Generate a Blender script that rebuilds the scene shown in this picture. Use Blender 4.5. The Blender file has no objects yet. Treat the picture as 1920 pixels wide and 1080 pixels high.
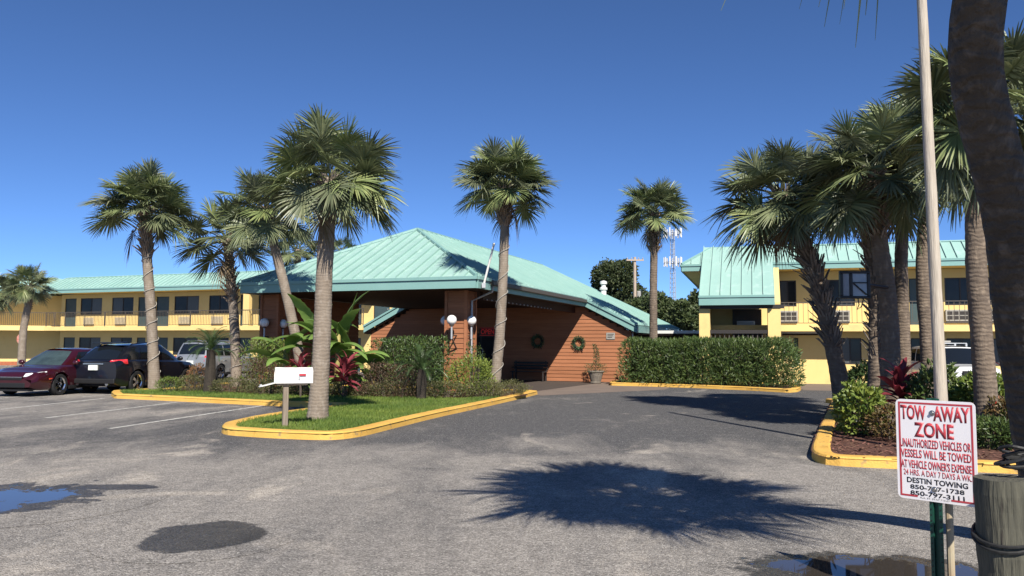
import bpy, bmesh, math, random
import numpy as np
from mathutils import Vector, Matrix, noise
PI = math.pi
RAD = math.radians
random.seed(7)
rng = np.random.default_rng(7)
SC = bpy.context.scene
COL = SC.collection

# ---------------------------------------------------------------- camera
FPX = 1507.0
TILT = math.atan(110 / 1507)
ROLL = RAD(0.35)
CAM = Vector((0, 0, 1.6))
_f = Vector((0, math.cos(TILT), math.sin(TILT)))
_r0 = Vector((1, 0, 0))
_u0 = Vector((0, -math.sin(TILT), math.cos(TILT)))
_R = _r0 * math.cos(ROLL) + _u0 * math.sin(ROLL)
_U = -_r0 * math.sin(ROLL) + _u0 * math.cos(ROLL)
cd = bpy.data.cameras.new('camera')
cam = bpy.data.objects.new('camera', cd)
COL.objects.link(cam)
cd.sensor_width = 36.0
cd.lens = 36.0 * FPX / 1920
cd.clip_start = 0.05
cd.clip_end = 3000
cam.matrix_world = Matrix(((_R.x, _U.x, -_f.x, 0), (_R.y, _U.y, -_f.y, 0), (_R.z, _U.z, -_f.z, 1.6), (0, 0, 0, 1)))
SC.camera = cam

# ---------------------------------------------------------------- light
SUN_EL, SUN_AZ = RAD(42), RAD(14)          # sun behind the camera, 14 degrees to the right
SUN = Vector((math.sin(SUN_AZ) * math.cos(SUN_EL), -math.cos(SUN_AZ) * math.cos(SUN_EL), math.sin(SUN_EL)))
w = bpy.data.worlds.new('World')
SC.world = w
w.use_nodes = True
nt = w.node_tree
bg = nt.nodes['Background']
sky = nt.nodes.new('ShaderNodeTexSky')
sky.sky_type = 'NISHITA'
sky.sun_disc = False
sky.sun_elevation = SUN_EL
sky.sun_rotation = math.atan2(SUN.x, SUN.y)
sky.altitude = 0
sky.air_density = 0.5
sky.dust_density = 0.0
sky.ozone_density = 10.0
nt.links.new(sky.outputs[0], bg.inputs[0])
bg.inputs[1].default_value = 0.10
sl = bpy.data.lights.new('sun', 'SUN')
sl.energy = 5.0
sl.angle = RAD(0.53)
sl.color = (1.0, 0.94, 0.84)
so = bpy.data.objects.new('sun', sl)
COL.objects.link(so)
so.rotation_euler = (-SUN).to_track_quat('-Z', 'Y').to_euler()
so.location = SUN * 60
SC.view_settings.view_transform = 'Standard'
SC.view_settings.look = 'None'
SC.view_settings.gamma = 1
SC.view_settings.use_curve_mapping = False
SC.view_settings.exposure = 0.6
SC.cycles.max_bounces = 6
SC.cycles.diffuse_bounces = 1
SC.cycles.transparent_max_bounces = 6

# ---------------------------------------------------------------- pixel -> place helpers
def ray(x, y):
    return _f + _R * ((x - 960) / FPX) + _U * ((540 - y) / FPX)
def G(x, y, z=0.0):                       # where a pixel's ray meets the ground at height z
    d = ray(x, y)
    return CAM + d * ((z - CAM.z) / d.z)
def AT(x, y, Y):                          # the point of a pixel's ray at depth Y
    d = ray(x, y)
    return CAM + d * (Y / d.y)
def to_local(p, O, th):
    q = Vector(p) - Vector((O[0], O[1], 0))
    return Vector((q.x * math.cos(th) - q.y * math.sin(th), q.x * math.sin(th) + q.y * math.cos(th), q.z))
def on_plane(x, y, O, th, t=0.0):         # a pixel on the vertical plane local y = t of a frame; returns local coords
    n = Vector((math.sin(th), math.cos(th), 0))
    p0 = Vector((O[0], O[1], 0)) + n * t
    d = ray(x, y)
    return to_local(CAM + d * ((p0 - CAM).dot(n) / d.dot(n)), O, th)

# ---------------------------------------------------------------- materials
def lin(c):
    return tuple(((v / 255 / 12.92) if v / 255 <= 0.04045 else ((v / 255 + 0.055) / 1.055) ** 2.4) for v in c) + (1,)
def rgba(c):
    return (c[0], c[1], c[2], 1)
MATS = {}
def mat(name, col, col2=None, scale=4.0, rough=0.6, bump=0.0, bscale=None, spec=0.4, metal=0.0, detail=6, stretch=None,
        thr=(0.35, 0.65), trans=0.0, tint=0.0, coat=0.0, emit=0.0, rand=0.0, col3=None, scale3=40, thr3=(0.55, 0.7)):
    m = bpy.data.materials.new(name)
    m.use_nodes = True
    t = m.node_tree
    N, L = t.nodes, t.links
    b = N['Principled BSDF']
    b.inputs['Roughness'].default_value = rough
    b.inputs['Specular IOR Level'].default_value = spec
    b.inputs['Metallic'].default_value = metal
    b.inputs['Base Color'].default_value = rgba(col)
    if coat:
        b.inputs['Coat Weight'].default_value = coat
        b.inputs['Coat Roughness'].default_value = 0.04
    if emit:
        b.inputs['Emission Color'].default_value = rgba(col)
        b.inputs['Emission Strength'].default_value = emit
    tc = N.new('ShaderNodeTexCoord')
    vec = tc.outputs['Object']
    if stretch:
        mp = N.new('ShaderNodeMapping')
        mp.inputs['Scale'].default_value = stretch
        L.new(vec, mp.inputs['Vector'])
        vec = mp.outputs[0]
    cur = None
    if col2 is not None:
        nz = N.new('ShaderNodeTexNoise')
        nz.inputs['Scale'].default_value = scale
        nz.inputs['Detail'].default_value = detail
        nz.inputs['Roughness'].default_value = 0.6
        L.new(vec, nz.inputs['Vector'])
        mr = N.new('ShaderNodeMapRange')
        mr.inputs['From Min'].default_value = thr[0]
        mr.inputs['From Max'].default_value = thr[1]
        L.new(nz.outputs['Fac'], mr.inputs['Value'])
        mx = N.new('ShaderNodeMix')
        mx.data_type = 'RGBA'
        mx.inputs['A'].default_value = rgba(col)
        mx.inputs['B'].default_value = rgba(col2)
        L.new(mr.outputs[0], mx.inputs['Factor'])
        cur = mx.outputs['Result']
    if col3 is not None:
        nz3 = N.new('ShaderNodeTexNoise')
        nz3.inputs['Scale'].default_value = scale3
        nz3.inputs['Detail'].default_value = 4
        L.new(vec, nz3.inputs['Vector'])
        mr3 = N.new('ShaderNodeMapRange')
        mr3.inputs['From Min'].default_value = thr3[0]
        mr3.inputs['From Max'].default_value = thr3[1]
        L.new(nz3.outputs['Fac'], mr3.inputs['Value'])
        mx3 = N.new('ShaderNodeMix')
        mx3.data_type = 'RGBA'
        if cur:
            L.new(cur, mx3.inputs['A'])
        else:
            mx3.inputs['A'].default_value = rgba(col)
        mx3.inputs['B'].default_value = rgba(col3)
        L.new(mr3.outputs[0], mx3.inputs['Factor'])
        cur = mx3.outputs['Result']
    if tint or rand:
        hs = N.new('ShaderNodeHueSaturation')
        if cur:
            L.new(cur, hs.inputs['Color'])
        else:
            hs.inputs['Color'].default_value = rgba(col)
        if rand and tint:
            oi = N.new('ShaderNodeObjectInfo')
            mo = N.new('ShaderNodeMapRange')
            mo.inputs['To Min'].default_value = 1 - rand
            mo.inputs['To Max'].default_value = 1 + rand
            L.new(oi.outputs['Random'], mo.inputs['Value'])
            ms_ = N.new('ShaderNodeMapRange')
            ms_.inputs['To Min'].default_value = 0.8
            ms_.inputs['To Max'].default_value = 1.25
            L.new(oi.outputs['Random'], ms_.inputs['Value'])
            L.new(ms_.outputs[0], hs.inputs['Saturation'])
        if tint:
            at = N.new('ShaderNodeAttribute')
            at.attribute_name = 'tint'
            mh = N.new('ShaderNodeMapRange')
            mh.inputs['To Min'].default_value = 0.5 - 0.035 * tint
            mh.inputs['To Max'].default_value = 0.5 + 0.025 * tint
            L.new(at.outputs['Fac'], mh.inputs['Value'])
            L.new(mh.outputs[0], hs.inputs['Hue'])
            mv = N.new('ShaderNodeMapRange')
            mv.inputs['To Min'].default_value = 1 + 0.55 * tint
            mv.inputs['To Max'].default_value = 1 - 0.45 * tint
            L.new(at.outputs['Fac'], mv.inputs['Value'])
            vv = mv.outputs[0]
            if rand:
                mm_ = N.new('ShaderNodeMath')
                mm_.operation = 'MULTIPLY'
                L.new(vv, mm_.inputs[0])
                L.new(mo.outputs[0], mm_.inputs[1])
                vv = mm_.outputs[0]
            L.new(vv, hs.inputs['Value'])
        else:
            oi = N.new('ShaderNodeObjectInfo')
            mv = N.new('ShaderNodeMapRange')
            mv.inputs['To Min'].default_value = 1 - rand
            mv.inputs['To Max'].default_value = 1 + rand
            L.new(oi.outputs['Random'], mv.inputs['Value'])
            L.new(mv.outputs[0], hs.inputs['Value'])
        cur = hs.outputs[0]
    if cur:
        L.new(cur, b.inputs['Base Color'])
        if emit:
            L.new(cur, b.inputs['Emission Color'])
    if bump:
        nb = N.new('ShaderNodeTexNoise')
        nb.inputs['Scale'].default_value = bscale or scale * 6
        nb.inputs['Detail'].default_value = 5
        L.new(vec, nb.inputs['Vector'])
        bp = N.new('ShaderNodeBump')
        bp.inputs['Strength'].default_value = bump
        bp.inputs['Distance'].default_value = 0.02
        L.new(nb.outputs['Fac'], bp.inputs['Height'])
        L.new(bp.outputs[0], b.inputs['Normal'])
    if trans:
        out = N['Material Output']
        tr = N.new('ShaderNodeBsdfTranslucent')
        if cur:
            L.new(cur, tr.inputs['Color'])
        else:
            tr.inputs['Color'].default_value = rgba(col)
        ms = N.new('ShaderNodeMixShader')
        ms.inputs[0].default_value = trans
        L.new(b.outputs[0], ms.inputs[1])
        L.new(tr.outputs[0], ms.inputs[2])
        L.new(ms.outputs[0], out.inputs['Surface'])
    MATS[name] = m
    return m

mat('roof_metal', (0.30, 0.465, 0.415), (0.27, 0.435, 0.39), 0.7, 0.45, col3=(0.34, 0.50, 0.45), scale3=2.5, rand=0.03)
mat('roof_trim', (0.19, 0.35, 0.325), (0.21, 0.37, 0.345), 1.3, 0.42, rand=0.03)
mat('yellow_paint', (0.77, 0.575, 0.235), (0.73, 0.54, 0.215), 1.2, 0.75, bump=0.08, bscale=60, col3=(0.63, 0.47, 0.2), scale3=2.2, thr3=(0.6, 0.8))
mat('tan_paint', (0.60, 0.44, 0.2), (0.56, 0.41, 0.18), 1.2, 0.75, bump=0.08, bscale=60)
mat('cedar', (0.36, 0.15, 0.075), (0.30, 0.122, 0.06), 2.0, 0.7, bump=0.15, bscale=30, stretch=(0.6, 6, 8), rand=0.09, spec=0.2)
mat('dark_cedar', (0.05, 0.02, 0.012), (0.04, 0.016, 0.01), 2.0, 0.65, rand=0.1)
mat('ceiling_wood', (0.03, 0.017, 0.012), (0.022, 0.013, 0.01), 3.0, 0.7)  # wood made near black, deepening the shade under the roofs by colour
mat('door_grey', (0.055, 0.085, 0.09), (0.045, 0.075, 0.08), 2, 0.45)
mat('frame_dark', (0.035, 0.03, 0.028), rough=0.5)
mat('rail_metal', (0.085, 0.072, 0.06), rough=0.5)
mat('glass_dark', (0.018, 0.021, 0.024), (0.03, 0.032, 0.035), 1.5, 0.10, spec=0.22, bump=0.02, bscale=1.5)
mat('curtain_glass', (0.10, 0.105, 0.105), (0.075, 0.08, 0.085), 9, 0.15, spec=0.22, stretch=(6, 1, 0.3))
mat('white_metal', (0.72, 0.71, 0.68), (0.66, 0.65, 0.62), 3, 0.4)
mat('ac_metal', (0.62, 0.50, 0.30), (0.52, 0.42, 0.26), 5, 0.5)
mat('ac_grey', (0.36, 0.34, 0.30), (0.28, 0.27, 0.25), 5, 0.5)
mat('kerb_yellow', (0.70, 0.425, 0.095), (0.60, 0.34, 0.07), 1.3, 0.75, bump=0.4, bscale=35, col3=(0.27, 0.20, 0.12), scale3=6, thr3=(0.60, 0.74))
mat('concrete', (0.20, 0.155, 0.125), (0.16, 0.125, 0.105), 1.1, 0.85, bump=0.2, bscale=40)
mat('shaded_concrete', (0.075, 0.058, 0.048), (0.06, 0.047, 0.04), 1.1, 0.85, bump=0.2, bscale=40)  # concrete copy darkened to paint in the shade under the portico
mat('soil', (0.085, 0.055, 0.032), (0.12, 0.075, 0.042), 3, 0.95, bump=0.6, bscale=18)
mat('mulch', (0.13, 0.055, 0.035), (0.075, 0.036, 0.026), 16, 0.95, bump=0.9, bscale=30)
mat('mulch_chip', (0.15, 0.08, 0.05), rough=0.9, tint=1.2)
mat('grass', (0.115, 0.185, 0.032), rough=0.6, tint=0.9, trans=0.28)
mat('turf', (0.10, 0.14, 0.03), (0.13, 0.125, 0.045), 1.2, 0.95, bump=0.6, bscale=50)
mat('palm_leaf', (0.175, 0.20, 0.10), (0.13, 0.165, 0.08), 3, 0.42, tint=0.95, rand=0.3, trans=0.14, spec=0.5)
mat('palm_leaf_old', (0.17, 0.125, 0.06), (0.13, 0.09, 0.05), 3, 0.6, tint=0.6, trans=0.15)
mat('petiole', (0.16, 0.17, 0.06), rough=0.5)
mat('boot', (0.34, 0.25, 0.18), (0.20, 0.14, 0.10), 7, 0.85, bump=0.4, bscale=40, rand=0.1)
mat('boot_dark', (0.13, 0.105, 0.085), (0.26, 0.22, 0.18), 5, 0.85, bump=0.4, bscale=40)
mat('hedge_leaf', (0.055, 0.095, 0.022), rough=0.42, tint=0.9, trans=0.15, spec=0.5)
mat('oleander_leaf', (0.075, 0.12, 0.032), rough=0.45, tint=0.9, trans=0.18, spec=0.5)
mat('burgundy_leaf', (0.085, 0.055, 0.03), rough=0.5, tint=1.0, trans=0.1)
mat('border_leaf', (0.10, 0.105, 0.04), rough=0.5, tint=1.1, trans=0.15)
mat('bright_leaf', (0.13, 0.185, 0.035), rough=0.42, tint=0.9, trans=0.2)
mat('croton_leaf', (0.17, 0.11, 0.04), rough=0.5, tint=1.3, trans=0.15)
mat('oak_leaf', (0.045, 0.062, 0.022), rough=0.55, tint=0.8, trans=0.1)
mat('bush_leaf', (0.06, 0.085, 0.03), rough=0.55, tint=0.8, trans=0.1)
mat('ti_leaf', (0.27, 0.035, 0.055), (0.17, 0.04, 0.045), 4, 0.4, rand=0.35, trans=0.2)
mat('banana_leaf', (0.19, 0.29, 0.07), (0.15, 0.25, 0.06), 5, 0.4, rand=0.25, trans=0.3)
mat('banana_stem', (0.34, 0.29, 0.09), (0.22, 0.17, 0.07), 5, 0.6)
mat('sago_leaf', (0.055, 0.095, 0.03), (0.045, 0.08, 0.025), 5, 0.4, rand=0.2, spec=0.5)
mat('flower_red', (0.75, 0.06, 0.03), rough=0.6, tint=0.3)
mat('sign_dull_red', (0.42, 0.10, 0.06), (0.55, 0.3, 0.25), 9, 0.6)
mat('flower_white', (0.8, 0.8, 0.72), rough=0.6)
mat('bark', (0.11, 0.085, 0.065), (0.07, 0.055, 0.045), 9, 0.9, bump=0.5, bscale=25)
mat('pole_wood', (0.50, 0.44, 0.36), (0.36, 0.31, 0.25), 9, 0.85, bump=0.5, bscale=20, stretch=(4, 4, 0.25), col3=(0.15, 0.12, 0.10), scale3=5, thr3=(0.66, 0.72))
mat('utility_wood', (0.46, 0.37, 0.29), (0.38, 0.3, 0.23), 6, 0.9)
mat('post_wood', (0.105, 0.10, 0.074), (0.06, 0.058, 0.044), 7, 0.9, bump=0.7, bscale=14, stretch=(5, 5, 0.35), col3=(0.04, 0.035, 0.028), scale3=6, thr3=(0.62, 0.68))  # weathered wood, with the shade on the post darkened into its tones
mat('stake_wood', (0.42, 0.36, 0.25), (0.33, 0.22, 0.12), 5, 0.85, stretch=(4, 4, 0.5))
mat('mail_post_wood', (0.27, 0.22, 0.17), (0.18, 0.145, 0.11), 7, 0.9, bump=0.4, bscale=20, stretch=(5, 5, 0.4))
mat('green_post', (0.012, 0.075, 0.05), (0.01, 0.06, 0.04), 6, 0.4)
mat('sago_trunk', (0.03, 0.024, 0.019), (0.05, 0.04, 0.03), 14, 0.95, bump=0.8, bscale=30)
mat('sign_white', (0.80, 0.77, 0.77), (0.77, 0.73, 0.74), 2, 0.35)
mat('sign_red', (0.42, 0.035, 0.05), (0.46, 0.06, 0.07), 30, 0.4)
mat('sign_black', (0.02, 0.02, 0.025), rough=0.4)
mat('bolt_steel', (0.35, 0.34, 0.33), rough=0.35, metal=0.9)
mat('black_metal', (0.012, 0.012, 0.013), rough=0.4)
mat('dull_white', (0.78, 0.77, 0.74), (0.70, 0.68, 0.63), 5, 0.4, col3=(0.42, 0.35, 0.27), scale3=9, thr3=(0.68, 0.76))
mat('globe', (0.82, 0.81, 0.77), rough=0.25, spec=0.5)
mat('paint_line', (0.60, 0.58, 0.53), (0.25, 0.24, 0.22), 9, 0.8, thr=(0.42, 0.62), detail=9)
mat('car_maroon', (0.045, 0.004, 0.009), rough=0.3, coat=1.0, metal=0.25)
mat('car_black', (0.006, 0.007, 0.012), rough=0.28, coat=1.0)
mat('car_silver', (0.42, 0.43, 0.44), rough=0.3, coat=1.0, metal=0.6)
mat('car_white', (0.74, 0.74, 0.73), rough=0.3, coat=1.0)
mat('car_glass', (0.008, 0.010, 0.012), rough=0.03, spec=0.9)
mat('windscreen_glass', (0.05, 0.075, 0.075), (0.03, 0.045, 0.045), 2.5, 0.04, spec=0.9)
mat('tyre', (0.016, 0.016, 0.017), rough=0.85)
mat('chrome', (0.68, 0.68, 0.70), rough=0.16, metal=1.0)
mat('trim_black', (0.010, 0.010, 0.011), rough=0.6)
mat('tail_red', (0.48, 0.012, 0.02), (0.75, 0.05, 0.06), 25, 0.1, spec=0.8)
mat('head_lens', (0.55, 0.55, 0.56), (0.75, 0.75, 0.76), 20, 0.08, spec=0.9)
mat('amber', (0.5, 0.06, 0.03), rough=0.2)
mat('plate', (0.74, 0.76, 0.72), (0.45, 0.55, 0.47), 14, 0.4, thr=(0.55, 0.62))
mat('neon_red', (0.50, 0.03, 0.03), rough=0.5, emit=0.12)
mat('wreath_leaf', (0.05, 0.10, 0.04), rough=0.5, tint=1.0)
mat('stone_pot', (0.22, 0.19, 0.155), (0.14, 0.12, 0.10), 6, 0.9, bump=0.3, bscale=20)
mat('cable', (0.40, 0.37, 0.32), rough=0.5)
mat('dark_cable', (0.02, 0.02, 0.02), rough=0.6)
mat('galv', (0.46, 0.47, 0.48), rough=0.45, metal=0.4)
mat('lattice_white', (0.68, 0.62, 0.52), rough=0.7)
mat('tower_steel', (0.33, 0.35, 0.38), rough=0.5)
mat('panel_smoke', (0.20, 0.21, 0.23), (0.27, 0.28, 0.30), 3, 0.15, spec=0.6)
mat('brick_base', (0.40, 0.13, 0.06), (0.32, 0.1, 0.05), 6, 0.8)
def trunk_mat(name, c1, c2, c3, ringscale, bst=0.4):
    m = mat(name, c1, c2, 4.0, 0.9, col3=c3, scale3=11, thr3=(0.52, 0.7), stretch=(1, 1, 0.5))
    t = m.node_tree
    N, L = t.nodes, t.links
    b = N['Principled BSDF']
    tc = N.new('ShaderNodeTexCoord')
    wv = N.new('ShaderNodeTexWave')
    wv.wave_type = 'BANDS'
    wv.bands_direction = 'Z'
    wv.inputs['Scale'].default_value = ringscale
    wv.inputs['Distortion'].default_value = 5.0
    wv.inputs['Detail'].default_value = 3
    wv.inputs['Detail Scale'].default_value = 2.0
    L.new(tc.outputs['Object'], wv.inputs['Vector'])
    nz = N.new('ShaderNodeTexNoise')
    nz.inputs['Scale'].default_value = 60
    nz.inputs['Detail'].default_value = 4
    mp = N.new('ShaderNodeMapping')
    mp.inputs['Scale'].default_value = (1, 1, 0.25)
    L.new(tc.outputs['Object'], mp.inputs['Vector'])
    L.new(mp.outputs[0], nz.inputs['Vector'])
    ad = N.new('ShaderNodeMath')
    ad.operation = 'ADD'
    L.new(wv.outputs['Fac'], ad.inputs[0])
    L.new(nz.outputs['Fac'], ad.inputs[1])
    bp = N.new('ShaderNodeBump')
    bp.inputs['Strength'].default_value = bst
    bp.inputs['Distance'].default_value = 0.02
    L.new(ad.outputs[0], bp.inputs['Height'])
    L.new(bp.outputs[0], b.inputs['Normal'])
    src = b.inputs['Base Color'].links[0].from_socket
    mx = N.new('ShaderNodeMix')
    mx.data_type = 'RGBA'
    mx.blend_type = 'MULTIPLY'
    mr = N.new('ShaderNodeMapRange')
    mr.inputs['From Min'].default_value = 0.05
    mr.inputs['From Max'].default_value = 0.35
    mr.inputs['To Min'].default_value = 0.11
    mr.inputs['To Max'].default_value = 0.0
    L.new(wv.outputs['Fac'], mr.inputs['Value'])
    L.new(mr.outputs[0], mx.inputs['Factor'])
    L.new(src, mx.inputs['A'])
    mx.inputs['B'].default_value = (0.45, 0.42, 0.4, 1)
    L.new(mx.outputs['Result'], b.inputs['Base Color'])
    return m
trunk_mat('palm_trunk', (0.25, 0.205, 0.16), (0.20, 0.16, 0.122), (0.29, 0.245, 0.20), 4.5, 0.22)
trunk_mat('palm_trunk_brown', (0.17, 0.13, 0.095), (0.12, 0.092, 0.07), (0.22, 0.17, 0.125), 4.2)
trunk_mat('palm_trunk_near', (0.075, 0.062, 0.052), (0.05, 0.042, 0.036), (0.12, 0.10, 0.085), 4.2, 1.0)  # trunk tones darkened to paint in the shade of its own crown

# ---------------------------------------------------------------- mesh helpers
class MB:
    def __init__(s):
        s.v, s.f, s.t = [], [], []
    def add(s, vs, fs):
        o = len(s.v)
        s.v += [tuple(v) for v in vs]
        s.f += [tuple(i + o for i in f) for f in fs]
        return s
    def box(s, x0, x1, y0, y1, z0, z1):
        return s.add([(x0, y0, z0), (x1, y0, z0), (x1, y1, z0), (x0, y1, z0), (x0, y0, z1), (x1, y0, z1), (x1, y1, z1), (x0, y1, z1)],
                     [(0, 3, 2, 1), (4, 5, 6, 7), (0, 1, 5, 4), (1, 2, 6, 5), (2, 3, 7, 6), (3, 0, 4, 7)])
    def prism(s, poly, d):                 # poly: list of 3D points, d: extrusion vector
        n = len(poly)
        d = Vector(d)
        vs = [Vector(p) for p in poly] + [Vector(p) + d for p in poly]
        fs = [tuple(range(n)), tuple(range(2 * n - 1, n - 1, -1))] + [(i, i + n, (i + 1) % n + n, (i + 1) % n) for i in range(n)]
        return s.add(vs, fs)
    def tube(s, pts, rad, n=8, cap=True, jit=0.0, seed=0):
        pts = [Vector(p) for p in pts]
        if not hasattr(rad, '__len__'):
            rad = [rad] * len(pts)
        vs, fs = [], []
        prev = None
        for i, p in enumerate(pts):
            t = (pts[min(i + 1, len(pts) - 1)] - pts[max(i - 1, 0)]).normalized()
            if prev is None:
                a = Vector((1, 0, 0)) if abs(t.x) < 0.9 else Vector((0, 1, 0))
            else:
                a = prev
            a = (a - t * a.dot(t)).normalized()
            prev = a
            b = t.cross(a)
            for k in range(n):
                an = 2 * PI * k / n
                r = rad[i]
                if jit:
                    r *= 1 + jit * noise.noise((math.cos(an) * 1.7 + seed * 7.3, math.sin(an) * 1.7, p.z * 3.1))
                vs.append(p + (a * math.cos(an) + b * math.sin(an)) * r)
        for i in range(len(pts) - 1):
            for k in range(n):
                k2 = (k + 1) % n
                fs.append((i * n + k, i * n + k2, (i + 1) * n + k2, (i + 1) * n + k))
        if cap:
            fs.append(tuple(range(n - 1, -1, -1)))
            fs.append(tuple((len(pts) - 1) * n + k for k in range(n)))
        return s.add(vs, fs)
    def lathe(s, prof, n=16, c=(0, 0, 0), axis='Z', cap=True):   # prof: (r, h)
        vs, fs = [], []
        for r, h in prof:
            for k in range(n):
                a = 2 * PI * k / n
                q = (r * math.cos(a), r * math.sin(a), h)
                if axis == 'Y':
                    q = (q[0], q[2], q[1])
                elif axis == 'X':
                    q = (q[2], q[0], q[1])
                vs.append((q[0] + c[0], q[1] + c[1], q[2] + c[2]))
        for i in range(len(prof) - 1):
            for k in range(n):
                k2 = (k + 1) % n
                fs.append((i * n + k, i * n + k2, (i + 1) * n + k2, (i + 1) * n + k))
        if cap:
            fs.append(tuple(range(n - 1, -1, -1)))
            fs.append(tuple((len(prof) - 1) * n + k for k in range(n)))
        return s.add(vs, fs)
    def ball(s, c, r, n=16, m=10, sq=(1, 1, 1)):
        prof = [(max(1e-4, r * math.sin(PI * i / m)), -r * math.cos(PI * i / m)) for i in range(m + 1)]
        o = len(s.v)
        s.lathe(prof, n)
        for i in range(o, len(s.v)):
            v = s.v[i]
            s.v[i] = (v[0] * sq[0] + c[0], v[1] * sq[1] + c[1], v[2] * sq[2] + c[2])
        return s
    def mesh(s, name, material, smooth=False, tint=None):
        me = bpy.data.meshes.new(name)
        me.from_pydata(s.v, [], s.f)
        if material:
            me.materials.append(MATS[material] if isinstance(material, str) else material)
        if smooth:
            me.polygons.foreach_set('use_smooth', [True] * len(me.polygons))
        if tint is not None:
            a = me.attributes.new('tint', 'FLOAT', 'POINT')
            a.data.foreach_set('value', np.asarray(tint, dtype=np.float32))
        me.update()
        return me
    def build(s, name, material, parent=None, smooth=False, tint=None, bevel=0.0, kind=None, loc=None, rot=None):
        me = s.mesh(name, material, smooth, tint)
        o = bpy.data.objects.new(name, me)
        COL.objects.link(o)
        if parent is not None:
            o.parent = parent
        if loc is not None:
            o.location = loc
        if rot is not None:
            o.rotation_euler = rot
        if bevel:
            b = o.modifiers.new('bevel', 'BEVEL')
            b.width = bevel
            b.segments = 2
            b.limit_method = 'ANGLE'
        if kind:
            o['kind'] = kind
        return o
def fix_normals(o):
    bm = bmesh.new()
    bm.from_mesh(o.data)
    bmesh.ops.recalc_face_normals(bm, faces=bm.faces)
    bm.to_mesh(o.data)
    bm.free()
    return o
def tag(o, label=None, cat=None, group=None, kind=None):
    if label:
        o['label'] = label
    if cat:
        o['category'] = cat
    if group:
        o['group'] = group
    if kind:
        o['kind'] = kind
    return o
def thing(name, label, cat, loc=(0, 0, 0), rotz=0.0, group=None):
    o = bpy.data.objects.new(name, None)
    o.empty_display_size = 0.2
    COL.objects.link(o)
    o.location = loc
    o.rotation_euler = (0, 0, rotz)
    return tag(o, label, cat, group)
def inst(me, name, parent, loc=(0, 0, 0), rot=(0, 0, 0), sc=1.0):
    o = bpy.data.objects.new(name, me)
    COL.objects.link(o)
    o.parent = parent
    o.location = loc
    o.rotation_euler = rot
    o.scale = (sc, sc, sc) if not hasattr(sc, '__len__') else sc
    return o
def sheet(name, poly, z, material, parent=None, kind='structure'):
    bm = bmesh.new()
    vs = [bm.verts.new((p[0], p[1], z)) for p in poly]
    f = bm.faces.new(vs)
    f.normal_update()
    if f.normal.z < 0:
        f.normal_flip()
    bmesh.ops.triangulate(bm, faces=[f])
    me = bpy.data.meshes.new(name)
    bm.to_mesh(me)
    bm.free()
    me.materials.append(MATS[material])
    o = bpy.data.objects.new(name, me)
    COL.objects.link(o)
    if parent:
        o.parent = parent
    elif kind:
        o['kind'] = kind
    return o
def catmull(pts, n=6, closed=False):
    out = []
    m = len(pts)
    P = [Vector((p[0], p[1], 0)) for p in pts]
    rngi = range(m) if closed else range(m - 1)
    for i in rngi:
        p0 = P[(i - 1) % m] if closed or i > 0 else P[0]
        p1, p2 = P[i], P[(i + 1) % m]
        p3 = P[(i + 2) % m] if closed or i + 2 < m else P[-1]
        for k in range(n):
            t = k / n
            out.append(0.5 * ((2 * p1) + (p2 - p0) * t + (2 * p0 - 5 * p1 + 4 * p2 - p3) * t * t + (3 * p1 - p0 - 3 * p2 + p3) * t ** 3))
    if not closed:
        out.append(P[-1])
    return out
def inside(poly, x, y):
    r = False
    j = len(poly) - 1
    for i in range(len(poly)):
        xi, yi, xj, yj = poly[i][0], poly[i][1], poly[j][0], poly[j][1]
        if (yi > y) != (yj > y) and x < (xj - xi) * (y - yi) / (yj - yi) + xi:
            r = not r
        j = i
    return r
# ---------------------------------------------------------------- frame of the lobby (and the motel wings)
TH = RAD(21.527)
LO = Vector((-1.1395, 25.5625, 0))          # ground point below the portico's front right eave corner
UU = Vector((math.cos(TH), -math.sin(TH), 0))
VV = Vector((math.sin(TH), math.cos(TH), 0))
def LW(s, t, z=0.0):
    return LO + UU * s + VV * t + Vector((0, 0, z))

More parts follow.
